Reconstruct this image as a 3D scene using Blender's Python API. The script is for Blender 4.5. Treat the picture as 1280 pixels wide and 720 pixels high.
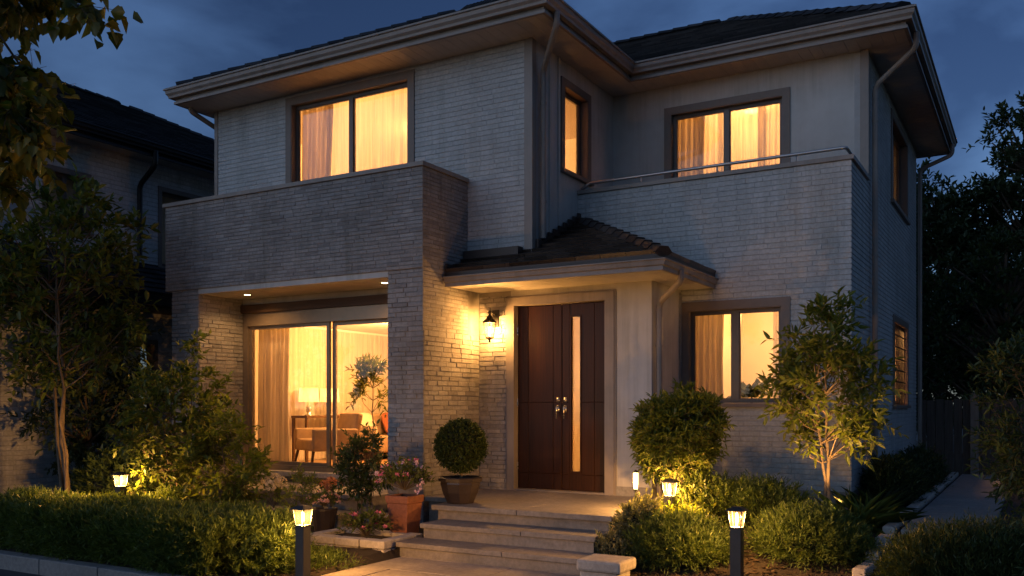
import bpy, bmesh, math, random
import numpy as np
from mathutils import Vector, Matrix

for o in list(bpy.data.objects):
    bpy.data.objects.remove(o)
SC = bpy.context.scene
COL = SC.collection
R = math.radians
H = 1.5                      # eye height of the photographer

# ------------------------------------------------------------------ camera, sky, sun, exposure
cam_d = bpy.data.cameras.new('camera')
cam = bpy.data.objects.new('camera', cam_d)
COL.objects.link(cam)
cam.location = (0, 0, H)
cam.rotation_euler = (R(90), 0, R(30.2))
cam_d.sensor_width = 36
cam_d.lens = 31.7
cam_d.shift_y = 0.1156
cam_d.clip_end = 3000
SC.camera = cam

W = bpy.data.worlds.new('World')
SC.world = W
W.use_nodes = True
nt = W.node_tree
nt.nodes.clear()
wo = nt.nodes.new('ShaderNodeOutputWorld')
bg = nt.nodes.new('ShaderNodeBackground')
sky = nt.nodes.new('ShaderNodeTexSky')
sky.sky_type = 'NISHITA'
sky.sun_disc = False
sky.sun_elevation = R(12)
sky.sun_rotation = R(205)
sky.altitude = 100
sky.air_density = 1.0
sky.dust_density = 0.6
sky.ozone_density = 3.0
tc = nt.nodes.new('ShaderNodeTexCoord')
mp = nt.nodes.new('ShaderNodeMapping')
mp.inputs['Scale'].default_value = (2.4, 2.4, 4.6)
mp.inputs['Location'].default_value = (3.1, 1.7, 0.4)
nz = nt.nodes.new('ShaderNodeTexNoise')
nz.inputs['Scale'].default_value = 1.5
nz.inputs['Detail'].default_value = 7
nz.inputs['Roughness'].default_value = 0.52
nz.inputs['Distortion'].default_value = 0.25
rp = nt.nodes.new('ShaderNodeValToRGB')
rp.color_ramp.elements[0].position = 0.40
rp.color_ramp.elements[1].position = 0.66
rp.color_ramp.elements[0].color = (0.52, 0.54, 0.58, 1)
rp.color_ramp.elements[1].color = (1.45, 1.4, 1.3, 1)
tint = nt.nodes.new('ShaderNodeMixRGB')
tint.blend_type = 'MULTIPLY'
tint.inputs['Fac'].default_value = 1
tint.inputs['Color2'].default_value = (0.72, 0.78, 1.04, 1)
cl = nt.nodes.new('ShaderNodeMixRGB')
cl.blend_type = 'MULTIPLY'
cl.inputs['Fac'].default_value = 1.0
bg.inputs['Strength'].default_value = 0.08
L_ = nt.links.new
L_(tc.outputs['Generated'], mp.inputs['Vector'])
L_(mp.outputs['Vector'], nz.inputs['Vector'])
L_(nz.outputs['Fac'], rp.inputs['Fac'])
L_(sky.outputs['Color'], tint.inputs['Color1'])
L_(tint.outputs['Color'], cl.inputs['Color1'])
L_(rp.outputs['Color'], cl.inputs['Color2'])
L_(cl.outputs['Color'], bg.inputs['Color'])
L_(bg.outputs['Background'], wo.inputs['Surface'])

sun_d = bpy.data.lights.new('sun', 'SUN')
sun = bpy.data.objects.new('sun', sun_d)
COL.objects.link(sun)
sun_d.energy = 0.46          # last glow of the western sky after sunset
sun_d.angle = R(70)
sun_d.color = (0.52, 0.73, 1.0)
sun.rotation_euler = (R(72), 0, R(-25))

SC.view_settings.view_transform = 'Standard'
SC.view_settings.look = 'None'
SC.view_settings.exposure = 0.0
SC.view_settings.gamma = 1.0
SC.view_settings.use_curve_mapping = False
SC.render.engine = 'CYCLES'
SC.cycles.use_denoising = True
SC.cycles.max_bounces = 8
SC.cycles.transparent_max_bounces = 24
SC.cycles.sample_clamp_indirect = 6.0
SC.cycles.caustics_reflective = False
SC.cycles.caustics_refractive = False

# ------------------------------------------------------------------ material helpers
class N:
    def __init__(self, name):
        self.m = bpy.data.materials.new(name)
        self.m.use_nodes = True
        self.t = self.m.node_tree
        self.b = self.t.nodes['Principled BSDF']
        self.o = self.t.nodes['Material Output']
    def n(self, kind, **kw):
        x = self.t.nodes.new('ShaderNode' + kind)
        for k, v in kw.items():
            setattr(x, k, v)
        return x
    def l(self, a, b):
        self.t.links.new(a, b)
    def noise(self, scale, detail=4, rough=0.6, stretch=None):
        tc = self.n('TexCoord')
        x = self.n('TexNoise')
        x.inputs['Scale'].default_value = scale
        x.inputs['Detail'].default_value = detail
        x.inputs['Roughness'].default_value = rough
        if stretch:
            mp = self.n('Mapping')
            mp.inputs['Scale'].default_value = stretch
            self.l(tc.outputs['Object'], mp.inputs['Vector'])
            self.l(mp.outputs['Vector'], x.inputs['Vector'])
        else:
            self.l(tc.outputs['Object'], x.inputs['Vector'])
        return x.outputs['Fac']
    def ramp(self, fac, stops):
        x = self.n('ValToRGB')
        e = x.color_ramp.elements
        while len(e) < len(stops):
            e.new(0.5)
        for i, (p, c) in enumerate(stops):
            e[i].position = p
            e[i].color = (*c, 1)
        self.l(fac, x.inputs['Fac'])
        return x.outputs['Color']
    def mix(self, a, b, fac=0.5, mode='MIX'):
        x = self.n('MixRGB', blend_type=mode)
        for s, v in (('Fac', fac), ('Color1', a), ('Color2', b)):
            if isinstance(v, (int, float)):
                x.inputs[s].default_value = v
            elif isinstance(v, tuple):
                x.inputs[s].default_value = (*v, 1)
            else:
                self.l(v, x.inputs[s])
        return x.outputs['Color']
    def bump(self, h, strength=0.3, dist=0.01):
        x = self.n('Bump')
        x.inputs['Strength'].default_value = strength
        x.inputs['Distance'].default_value = dist
        self.l(h, x.inputs['Height'])
        self.l(x.outputs['Normal'], self.b.inputs['Normal'])
    def island(self):
        return self.n('NewGeometry').outputs['Random Per Island']

def sc3(c, k):
    return tuple(min(1.0, v * k) for v in c)

def streaks(k, c, amount):
    """rain marks running down the face"""
    a = k.noise(2.6, 6, 0.7, (3.2, 3.2, 0.16))
    b = k.noise(0.9, 4, 0.6)
    d = k.mix(k.ramp(a, [(0.42, (0, 0, 0)), (0.66, (1, 1, 1))]), k.ramp(b, [(0.35, (0, 0, 0)), (0.65, (1, 1, 1))]), 1.0, 'MULTIPLY')
    dark = k.mix(c, (1 - amount, 1 - amount, 1 - amount * 1.1), 1.0, 'MULTIPLY')
    return k.mix(c, dark, d)

def mat_plain(name, col, rough=0.6, var=0.25, scale=6, bump=0.15, metal=0.0, bscale=60, spec=0.5, streak=0.0):
    k = N(name)
    f = k.noise(scale)
    c = k.ramp(f, [(0.3, sc3(col, 1 - var)), (0.7, sc3(col, 1 + var))])
    if streak:
        c = streaks(k, c, streak)
    k.l(c, k.b.inputs['Base Color'])
    f2 = k.noise(bscale, 3)
    r = k.n('MapRange')
    r.inputs['To Min'].default_value = max(0.05, rough - 0.12)
    r.inputs['To Max'].default_value = min(1, rough + 0.12)
    k.l(f, r.inputs['Value'])
    k.l(r.outputs['Result'], k.b.inputs['Roughness'])
    k.b.inputs['Metallic'].default_value = metal
    k.b.inputs['Specular IOR Level'].default_value = spec
    if bump:
        k.bump(f2, bump, 0.006)
    return k.m

def mat_island(name, stops, rough=0.85, dirt=0.25, bscale=45, bump=0.4, bdist=0.006, spec=0.3, streak=0.0):
    """every loose piece of the mesh (brick, tile, chip) gets a tone of its own"""
    k = N(name)
    c = k.ramp(k.island(), stops)
    f = k.noise(1.3, 6, 0.65)
    d = k.ramp(f, [(0.3, (1 - dirt,) * 3), (0.65, (1, 1, 1))])
    c = k.mix(c, d, 1.0, 'MULTIPLY')
    if streak:
        c = streaks(k, c, streak)
    f3 = k.noise(28, 4, 0.6)
    c = k.mix(c, k.ramp(f3, [(0.3, (0.82,) * 3), (0.7, (1.12,) * 3)]), 1.0, 'MULTIPLY')
    k.l(c, k.b.inputs['Base Color'])
    k.b.inputs['Roughness'].default_value = rough
    k.b.inputs['Specular IOR Level'].default_value = spec
    k.bump(k.noise(bscale, 5, 0.65), bump, bdist)
    return k.m

def mat_leaf(name, dark, light, trans=0.35, rough=0.45, tip=None):
    k = N(name)
    st = [(0.0, dark), (0.75, light)]
    if tip:
        st.append((0.97, tip))
    c = k.ramp(k.island(), st)
    k.l(c, k.b.inputs['Base Color'])
    k.b.inputs['Roughness'].default_value = rough
    k.b.inputs['Specular IOR Level'].default_value = 0.35
    t = k.n('BsdfTranslucent')
    g = k.mix(c, (1.0, 0.95, 0.35), 1.0, 'MULTIPLY')
    g2 = k.mix(g, (1.7, 1.7, 1.7), 1.0, 'MULTIPLY')
    k.l(g2, t.inputs['Color'])
    m = k.n('MixShader')
    m.inputs['Fac'].default_value = trans
    k.l(k.b.outputs['BSDF'], m.inputs[1])
    k.l(t.outputs['BSDF'], m.inputs[2])
    k.l(m.outputs['Shader'], k.o.inputs['Surface'])
    return k.m

def mat_emit(name, col, s):
    k = N(name)
    k.b.inputs['Base Color'].default_value = (*col, 1)
    k.b.inputs['Emission Color'].default_value = (*col, 1)
    k.b.inputs['Emission Strength'].default_value = s
    return k.m

def mat_glass(name, tint=(1, 1, 1), refl=0.9, base=0.03):
    """thin sheet of window glass: lets light straight through, mirrors at grazing angles"""
    k = N(name)
    tr = k.n('BsdfTransparent')
    tr.inputs['Color'].default_value = (*tint, 1)
    gl = k.n('BsdfGlossy')
    gl.inputs['Roughness'].default_value = 0.03
    lw = k.n('LayerWeight')
    lw.inputs['Blend'].default_value = 0.25
    r = k.n('MapRange')
    r.inputs['To Min'].default_value = base
    r.inputs['To Max'].default_value = refl
    k.l(lw.outputs['Fresnel'], r.inputs['Value'])
    m = k.n('MixShader')
    k.l(r.outputs['Result'], m.inputs['Fac'])
    k.l(tr.outputs['BSDF'], m.inputs[1])
    k.l(gl.outputs['BSDF'], m.inputs[2])
    k.l(m.outputs['Shader'], k.o.inputs['Surface'])
    return k.m

def mat_cloth(name, col, trans=0.5, see=0.0, weave=350):
    k = N(name)
    f = k.noise(3.0, 5, 0.6, (14, 14, 0.4))
    c = k.ramp(f, [(0.3, sc3(col, 0.8)), (0.7, sc3(col, 1.1))])
    d = k.n('BsdfDiffuse')
    t = k.n('BsdfTranslucent')
    k.l(c, d.inputs['Color'])
    k.l(c, t.inputs['Color'])
    m = k.n('MixShader')
    m.inputs['Fac'].default_value = trans
    k.l(d.outputs['BSDF'], m.inputs[1])
    k.l(t.outputs['BSDF'], m.inputs[2])
    if see > 0:
        tp = k.n('BsdfTransparent')
        m2 = k.n('MixShader')
        m2.inputs['Fac'].default_value = see
        k.l(m.outputs['Shader'], m2.inputs[1])
        k.l(tp.outputs['BSDF'], m2.inputs[2])
        m = m2
    k.l(m.outputs['Shader'], k.o.inputs['Surface'])
    return k.m

def mat_wood(name, a, b, rough=0.4, stretch=(18, 18, 0.8), bump=0.2):
    k = N(name)
    f = k.noise(2.2, 8, 0.65, stretch)
    k.l(k.ramp(f, [(0.3, a), (0.7, b)]), k.b.inputs['Base Color'])
    k.b.inputs['Roughness'].default_value = rough
    k.b.inputs['Specular IOR Level'].default_value = 0.2
    k.bump(f, bump, 0.004)
    return k.m

def mat_stone(name, col, var=0.3, rough=0.75, big=1.2, bump=0.35):
    k = N(name)
    f = k.noise(big, 8, 0.7)
    f2 = k.noise(22, 5, 0.7)
    c = k.ramp(f, [(0.28, sc3(col, 1 - var)), (0.72, sc3(col, 1 + var))])
    c = k.mix(c, k.ramp(f2, [(0.35, (0.75,) * 3), (0.65, (1.1,) * 3)]), 1.0, 'MULTIPLY')
    k.l(c, k.b.inputs['Base Color'])
    r = k.n('MapRange')
    r.inputs['To Min'].default_value = rough - 0.2
    r.inputs['To Max'].default_value = rough + 0.15
    k.l(f, r.inputs['Value'])
    k.l(r.outputs['Result'], k.b.inputs['Roughness'])
    k.bump(k.noise(60, 6, 0.7), bump, 0.006)
    return k.m

M = {}
M['white_brick'] = mat_island('painted_brick', [(0, (0.455, 0.465, 0.465)), (0.5, (0.49, 0.50, 0.50)), (1, (0.52, 0.53, 0.53))], dirt=0.18, streak=0.28)
M['neighbour_brick'] = mat_island('neighbour_brick', [(0, (0.54, 0.55, 0.55)), (1, (0.64, 0.65, 0.65))], dirt=0.2, streak=0.3)  # lighter copy of the house brick, making up for this wall's weak light
M['white_mortar'] = mat_plain('painted_mortar', (0.40, 0.40, 0.395), 0.9, 0.12)
M['grey_stone'] = mat_island('ledgestone', [(0, (0.26, 0.24, 0.235)), (0.3, (0.315, 0.295, 0.285)), (0.6, (0.35, 0.33, 0.32)), (0.85, (0.32, 0.31, 0.31)), (1, (0.40, 0.375, 0.36))], dirt=0.25, bump=0.7, bdist=0.01, bscale=35, streak=0.35)
M['grey_mortar'] = mat_plain('stone_mortar', (0.24, 0.22, 0.205), 0.95, 0.2)
M['plaster'] = mat_plain('plaster', (0.50, 0.485, 0.46), 0.85, 0.14, 1.6, 0.25, bscale=140, streak=0.3)
M['trim'] = mat_plain('painted_trim', (0.25, 0.215, 0.19), 0.5, 0.14, 3, 0.05, streak=.3)
M['soffit'] = mat_plain('soffit_boards', (0.48, 0.44, 0.39), 0.6, 0.1, 5, 0.1)
M['surround'] = mat_plain('window_surround', (0.175, 0.138, 0.115), 0.55, 0.1, 6, 0.08)
M['frame'] = mat_plain('bronze_frame', (0.105, 0.083, 0.07), 0.38, 0.1, 8, 0.03, 0.2)
M['bright_frame'] = mat_plain('metal_frame', (0.24, 0.185, 0.135), 0.35, 0.1, 8, 0.03, 0.4)
M['brown_beam'] = mat_wood('dark_beam', (0.055, 0.03, 0.018), (0.095, 0.055, 0.033), 0.45, (0.8, 18, 18))
M['door_wood'] = mat_wood('door_wood', (0.016, 0.005, 0.0016), (0.046, 0.0145, 0.0045), 0.36, (26, 26, 0.7), 0.25)
M['chrome'] = mat_plain('brushed_steel', (0.55, 0.53, 0.5), 0.28, 0.05, 20, 0.02, 0.95)
M['rail'] = mat_plain('rail_steel', (0.40, 0.40, 0.40), 0.35, 0.08, 9, 0.02, 0.85)
M['roof'] = mat_island('roof_shingle', [(0, (0.016, 0.017, 0.02)), (0.5, (0.028, 0.03, 0.034)), (1, (0.048, 0.05, 0.055))], 0.75, 0.3, 60, 0.5)
M['porch_tile'] = mat_island('porch_tile', [(0, (0.032, 0.023, 0.019)), (0.5, (0.05, 0.036, 0.03)), (1, (0.085, 0.062, 0.05))], 0.3, 0.3, 40, 0.3)
M['dark_trim'] = mat_plain('dark_fascia', (0.045, 0.03, 0.024), 0.5, 0.15)
M['black'] = mat_plain('black_metal', (0.015, 0.014, 0.014), 0.42, 0.2, 10, 0.05, 0.3)
M['bollard'] = mat_plain('charcoal_metal', (0.05, 0.05, 0.053), 0.45, 0.15, 10, 0.05, 0.4)
M['glass'] = mat_glass('window_glass', (1, 1, 1), 0.5, 0.015)
k = N('lamp_glass')                        # lightly frosted glass of the garden lamps
_a, _b, _m = k.n('BsdfTransparent'), k.n('BsdfTranslucent'), k.n('MixShader')
_a.inputs['Color'].default_value = (1, .93, .8, 1)
_b.inputs['Color'].default_value = (.9, .85, .75, 1)
_m.inputs['Fac'].default_value = .007
k.l(_a.outputs[0], _m.inputs[1]); k.l(_b.outputs[0], _m.inputs[2]); k.l(_m.outputs[0], k.o.inputs['Surface'])
M['lamp_glass'] = k.m
M['lantern_glass'] = k.m.copy()
M['lantern_glass'].node_tree.nodes[_m.name].inputs['Fac'].default_value = .012
M['room'] = mat_plain('room_paint', (0.78, 0.735, 0.66), 0.8, 0.05, 2, 0.05)
M['room_floor'] = mat_wood('oak_floor', (0.28, 0.16, 0.08), (0.40, 0.25, 0.13), 0.45, (20, 1, 1))
M['sheer'] = mat_cloth('sheer_cloth', (0.86, 0.80, 0.70), 0.6, 0.3)
M['drape'] = mat_cloth('drape_cloth', (0.74, 0.67, 0.55), 0.6)
M['bulb'] = mat_emit('warm_bulb', (1.0, 0.66, 0.28), 22)
M['downlight'] = mat_emit('downlight_glow', (1.0, 0.72, 0.38), 14)
M['concrete'] = mat_stone('foundation', (0.27, 0.26, 0.245), 0.15, 0.9)
M['step'] = mat_stone('step_stone', (0.25, 0.22, 0.19), 0.34, 0.72, 1.6)
M['pale_stone'] = mat_stone('pale_block', (0.46, 0.42, 0.37), 0.2, 0.85, 2.5)
M['asphalt'] = mat_stone('asphalt', (0.05, 0.05, 0.052), 0.25, 0.85, 0.6)
M['kerb'] = mat_stone('kerb_stone', (0.20, 0.195, 0.19), 0.2, 0.85, 1.0)
M['path_paving'] = mat_stone('paving', (0.36, 0.31, 0.26), 0.25, 0.7, 1.3)
M['side_paving'] = mat_stone('side_paving', (0.26, 0.25, 0.24), 0.2, 0.85, 1.0)

# ------------------------------------------------------------------ mesh builder
class Fr:
    def __init__(s, o, u, w):
        s.o, s.u, s.w = o, u, w
    def p(s, u, v, w):
        return (s.o[0] + u * s.u[0] + w * s.w[0], s.o[1] + u * s.u[1] + w * s.w[1], v)
def FY(y): return Fr((0, y), (1, 0), (0, -1))      # wall facing the street, u = x
def FX(x): return Fr((x, 0), (0, 1), (1, 0))       # wall facing right, u = y
def FL(x): return Fr((x, 0), (0, -1), (-1, 0))     # wall facing left, u = -y
def FB(y): return Fr((0, y), (-1, 0), (0, 1))      # wall facing the back, u = -x

class MB:
    def __init__(s):
        s.v, s.f, s.m = [], [], []
    def add(s, vs, fs, m=0):
        b = len(s.v)
        s.v += [tuple(x) for x in vs]
        s.f += [tuple(i + b for i in q) for q in fs]
        s.m += [m] * len(fs)
    def hexa(s, p, m=0):
        s.add(p, [(0, 3, 2, 1), (4, 5, 6, 7), (0, 1, 5, 4), (1, 2, 6, 5), (2, 3, 7, 6), (3, 0, 4, 7)], m)
    def box(s, x0, x1, y0, y1, z0, z1, m=0):
        s.hexa([(x0, y0, z0), (x1, y0, z0), (x1, y1, z0), (x0, y1, z0), (x0, y0, z1), (x1, y0, z1), (x1, y1, z1), (x0, y1, z1)], m)
    def bbox(s, x0, x1, y0, y1, z0, z1, b=0.01, m=0):
        """box with chamfered edges"""
        xs, ys, zs = (x0, x1), (y0, y1), (z0, z1)
        bm = bmesh.new()
        bmesh.ops.create_cube(bm, size=1)
        for v in bm.verts:
            v.co = Vector((xs[v.co.x > 0], ys[v.co.y > 0], zs[v.co.z > 0]))
        bmesh.ops.bevel(bm, geom=bm.edges[:], offset=b, segments=2, affect='EDGES', profile=0.5)
        s.bm(bm, m)
    def bm(s, bm, m=0):
        bm.verts.index_update()
        s.add([v.co[:] for v in bm.verts], [[v.index for v in f.verts] for f in bm.faces], m)
        bm.free()
    def fbox(s, F, u0, u1, v0, v1, w0, w1, m=0):
        s.hexa([F.p(u0, v0, w0), F.p(u1, v0, w0), F.p(u1, v0, w1), F.p(u0, v0, w1),
                F.p(u0, v1, w0), F.p(u1, v1, w0), F.p(u1, v1, w1), F.p(u0, v1, w1)], m)
    def tube(s, pts, r, n=8, m=0, cap=True):
        pts = [Vector(p) for p in pts]
        k = len(pts)
        rs = r if isinstance(r, (list, tuple)) else [r] * k
        base = len(s.v)
        up = None
        for i, p in enumerate(pts):
            a = pts[max(i - 1, 0)]
            b = pts[min(i + 1, k - 1)]
            d = (b - a)
            if d.length < 1e-9:
                d = Vector((0, 0, 1))
            d.normalize()
            if up is None:
                up = Vector((0, 0, 1)) if abs(d.z) < 0.9 else Vector((1, 0, 0))
            sx = d.cross(up)
            if sx.length < 1e-5:
                sx = d.orthogonal()
            sx.normalize()
            sy = sx.cross(d)
            up = sy
            for j in range(n):
                t = 2 * math.pi * j / n
                s.v.append(tuple(p + (sx * math.cos(t) + sy * math.sin(t)) * rs[i]))
        for i in range(k - 1):
            for j in range(n):
                a = base + i * n + j
                b = base + i * n + (j + 1) % n
                s.f.append((a, b, b + n, a + n))
                s.m.append(m)
        if cap:
            s.f.append(tuple(base + j for j in range(n))[::-1])
            s.f.append(tuple(base + (k - 1) * n + j for j in range(n)))
            s.m += [m, m]
    def lathe(s, c, prof, n=24, m=0, rot=0.0, cap=True):
        """prof: (radius, z) pairs from the bottom up"""
        base = len(s.v)
        for r, z in prof:
            for j in range(n):
                t = 2 * math.pi * j / n + rot
                s.v.append((c[0] + r * math.cos(t), c[1] + r * math.sin(t), c[2] + z))
        for i in range(len(prof) - 1):
            for j in range(n):
                a = base + i * n + j
                b = base + i * n + (j + 1) % n
                s.f.append((a, b, b + n, a + n))
                s.m.append(m)
        if cap:
            s.f.append(tuple(base + j for j in range(n))[::-1])
            k = len(prof) - 1
            s.f.append(tuple(base + k * n + j for j in range(n)))
            s.m += [m, m]
    def build(s, name, mats, parent=None, smooth=False, recalc=True):
        if not isinstance(mats, (list, tuple)):
            mats = [mats]
        off = Vector(parent_world(parent)) if parent else Vector((0, 0, 0))
        me = bpy.data.meshes.new(name)
        me.from_pydata([tuple(Vector(v) - off) for v in s.v], [], s.f)
        for k in mats:
            me.materials.append(k)
        me.polygons.foreach_set('material_index', s.m)
        if smooth:
            me.polygons.foreach_set('use_smooth', [True] * len(s.f))
        if recalc:
            bm = bmesh.new()
            bm.from_mesh(me)
            bmesh.ops.recalc_face_normals(bm, faces=bm.faces[:])
            bm.to_mesh(me)
            bm.free()
        me.update()
        o = bpy.data.objects.new(name, me)
        COL.objects.link(o)
        if parent:
            o.parent = parent
        return o

def parent_world(o):
    v = Vector((0, 0, 0))
    while o:
        v += Vector(o.location)
        o = o.parent
    return v
def thing(name, label, cat, loc=(0, 0, 0), group=None):
    o = bpy.data.objects.new(name, None)
    o.empty_display_size = 0.1
    COL.objects.link(o)
    o.location = loc
    return tag(o, label, cat, group)
def tag(o, label, cat, group=None):
    o['label'] = label
    o['category'] = cat
    if group:
        o['group'] = group
    return o
def struct(o, kind='structure'):
    o['kind'] = kind
    return o
def copy_tree(o, parent=None):
    c = o.copy()
    COL.objects.link(c)
    if parent:
        c.parent = parent
    for ch in list(o.children):
        copy_tree(ch, c)
    return c
def lamp(name, loc, power, col=(1.0, 0.60, 0.25), r=0.05, parent=None, kind='POINT', size=None, rot=None, spot=None):
    d = bpy.data.lights.new(name, kind)
    d.energy = power
    d.color = col
    if kind in ('POINT', 'SPOT'):
        d.shadow_soft_size = r
    if kind == 'SPOT':
        d.spot_size, d.spot_blend = spot
    if kind == 'AREA':
        d.shape = 'RECTANGLE'
        d.size, d.size_y = size
    o = bpy.data.objects.new(name, d)
    COL.objects.link(o)
    if parent:
        o.location = Vector(loc) - parent_world(parent)
        o.parent = parent
    else:
        o.location = loc
    if rot:
        o.rotation_euler = rot
    return o
# ------------------------------------------------------------------ walls, bricks, roofs
def wall(mb, F, u0, u1, v0, v1, holes=(), thick=0.15, m=0):
    us = sorted({u0, u1, *[min(max(h[0], u0), u1) for h in holes], *[min(max(h[1], u0), u1) for h in holes]})
    for a, b in zip(us, us[1:]):
        if b - a < 1e-5:
            continue
        mid = (a + b) / 2
        hs = sorted((max(h[2], v0), min(h[3], v1)) for h in holes if h[0] < mid < h[1])
        z = v0
        for p, q in hs:
            if p - z > 1e-5:
                mb.fbox(F, a, b, z, p, -thick, 0, m)
            z = max(z, q)
        if v1 - z > 1e-5:
            mb.fbox(F, a, b, z, v1, -thick, 0, m)

def bricks(mb, F, u0, u1, v0, v1, rng, holes=(), ch=0.062, bl=(0.19, 0.25), gap=0.007, d=(0.0065, 0.0085), m=0, chj=0.0, tilt=0.0, vgap=0.0012):
    z = v0
    row = 0
    while z < v1 - 0.01:
        hh = ch * (1 + rng.uniform(-chj, chj))
        z1 = min(z + hh, v1)
        if v1 - z1 < 0.02:
            z1 = v1
        segs = [(u0, u1)]
        for h in holes:
            lo, hi = max(z, h[2]), min(z1, h[3])
            if hi - lo > 0.35 * (z1 - z):
                ns = []
                for a, b in segs:
                    if h[1] <= a or h[0] >= b:
                        ns.append((a, b))
                        continue
                    if h[0] > a:
                        ns.append((a, h[0]))
                    if h[1] < b:
                        ns.append((h[1], b))
                segs = ns
        off = (row % 2) * bl[0] * 0.5 + rng.uniform(0, 0.05)
        for a, b in segs:
            u = a
            first = True
            while u < b - 1e-4:
                L = rng.uniform(*bl)
                if first:
                    L = max(0.06, L - off)
                    first = False
                e = u + L
                if b - e < 0.07:
                    e = b
                dd = rng.uniform(*d)
                g = gap / 2
                c = min(0.004, dd * 0.5)
                cu = min(c, vgap)
                t0, t1 = rng.uniform(-tilt, tilt), rng.uniform(-tilt, tilt)
                ua, ub, za, zb = u + vgap / 2, e - vgap / 2, z + g, z1 - g
                P = [F.p(ua, za, 0), F.p(ub, za, 0), F.p(ub, zb, 0), F.p(ua, zb, 0),
                     F.p(ua + cu, za + c, dd + t0), F.p(ub - cu, za + c, dd + t1), F.p(ub - cu, zb - c, dd + t1 * .5), F.p(ua + cu, zb - c, dd + t0 * .5)]
                mb.add(P, [(4, 5, 6, 7), (0, 1, 5, 4), (1, 2, 6, 5), (2, 3, 7, 6), (3, 0, 4, 7)], m)
                u = e
        z = z1
        row += 1

def clip_poly(poly, a, b, c):
    """keep the part of a 2-D polygon where a*u + b*v <= c"""
    out = []
    for i in range(len(poly)):
        p, q = poly[i], poly[(i + 1) % len(poly)]
        fp, fq = a * p[0] + b * p[1] - c, a * q[0] + b * q[1] - c
        if fp <= 0:
            out.append(p)
        if (fp < 0 < fq) or (fq < 0 < fp):
            t = fp / (fp - fq)
            out.append((p[0] + t * (q[0] - p[0]), p[1] + t * (q[1] - p[1])))
    return out

def roof_face(mb, corners, eave_a, eave_b, rng, row=0.2, tile=0.32, lift=0.022, thick=0.03, m=0):
    """courses of overlapping tiles on a sloping polygon (3-D corners, counter-clockwise seen from above)"""
    A, B = Vector(eave_a), Vector(eave_b)
    U = (B - A).normalized()
    P = [Vector(c) for c in corners]
    nrm = None
    for i in range(len(P)):
        t = (P[i] - P[i - 1]).cross(P[(i + 1) % len(P)] - P[i])
        if t.length > 1e-6:
            nrm = t.normalized()
            break
    if nrm.z < 0:
        nrm = -nrm
    V = nrm.cross(U)
    if V.z < 0:
        V = -V
    poly = [((p - A).dot(U), (p - A).dot(V)) for p in P]
    v0, v1 = min(p[1] for p in poly), max(p[1] for p in poly)
    k, v = 0, v0
    while v < v1 - 1e-4:
        ve = min(v + row, v1)
        strip = clip_poly(clip_poly(poly, 0, -1, -v), 0, 1, ve)
        if len(strip) >= 3:
            ua, ub = min(p[0] for p in strip), max(p[0] for p in strip)
            u = ua - ((k % 2) * 0.5 + 0.2) * tile
            while u < ub:
                cell = clip_poly(clip_poly(strip, -1, 0, -(u + 0.002)), 1, 0, u + tile - 0.002)
                if len(cell) >= 3:
                    dz = rng.uniform(-0.003, 0.003)
                    def hgt(vv):
                        return lift * (1 - (vv - v) / row) + dz
                    top = [A + U * p[0] + V * p[1] + nrm * (hgt(p[1]) + 0.004) for p in cell]
                    bot = [A + U * p[0] + V * p[1] - nrm * thick for p in cell]
                    n = len(cell)
                    mb.add([t[:] for t in top + bot], [tuple(range(n)), tuple(range(2 * n - 1, n - 1, -1))] +
                           [(i, n + i, n + (i + 1) % n, (i + 1) % n) for i in range(n)], m)
                u += tile
        v = ve
        k += 1

def ridge_caps(mb, a, b, rng, step=0.26, w=0.13, m=0):
    a, b = Vector(a), Vector(b)
    d = b - a
    n = max(1, int(d.length / step))
    d.normalize()
    sx = d.cross(Vector((0, 0, 1))).normalized()
    up = sx.cross(d).normalized()
    for i in range(n):
        p0 = a + d * (i * step - 0.02)
        p1 = a + d * ((i + 1) * step)
        q = []
        for p, l in ((p0, 0.032), (p1, 0.014)):
            q.append([p + sx * w - up * 0.035 + up * l, p + sx * w * .45 + up * (0.03 + l), p - sx * w * .45 + up * (0.03 + l), p - sx * w - up * 0.035 + up * l,
                      p - sx * w * .5 - up * .04, p + sx * w * .5 - up * .04])
        vs = [x[:] for x in q[0] + q[1]]
        mb.add(vs, [(0, 1, 7, 6), (1, 2, 8, 7), (2, 3, 9, 8), (3, 4, 10, 9), (4, 5, 11, 10), (5, 0, 6, 11), (0, 5, 4, 3, 2, 1), (6, 7, 8, 9, 10, 11)], m)

# gutter: a K-shaped trough swept along a line of points at the eave (outside is to the right of the walking direction)
GPROF = [(0.0, -0.02), (0.0, -0.12), (0.07, -0.12), (0.075, -0.09), (0.10, -0.06), (0.105, -0.015), (0.125, -0.01), (0.125, 0.012), (0.095, 0.012), (0.09, -0.03)]
FPROF = [(-0.03, -0.02), (-0.03, -0.20), (0.018, -0.20), (0.018, -0.165), (-0.004, -0.155), (-0.004, -0.02)]
def sweep(mb, pts, prof, m=0):
    pts = [Vector(p) for p in pts]
    rows = []
    for i, p in enumerate(pts):
        ds = []
        if i > 0:
            ds.append((p - pts[i - 1]).normalized())
        if i < len(pts) - 1:
            ds.append((pts[i + 1] - p).normalized())
        ns = [Vector((d.y, -d.x, 0)) for d in ds]
        if len(ns) == 2:
            nn = (ns[0] + ns[1])
            nn = nn / max(0.2, nn.dot(ns[0]))
        else:
            nn = ns[0]
        rows.append([(p + nn * a + Vector((0, 0, b)))[:] for a, b in prof])
    n = len(prof)
    vs = [v for r in rows for v in r]
    fs = []
    for i in range(len(rows) - 1):
        for j in range(n):
            a, b = i * n + j, i * n + (j + 1) % n
            fs.append((a, b, b + n, a + n))
    fs.append(tuple(range(n))[::-1])
    fs.append(tuple((len(rows) - 1) * n + j for j in range(n)))
    mb.add(vs, fs, m)

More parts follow.
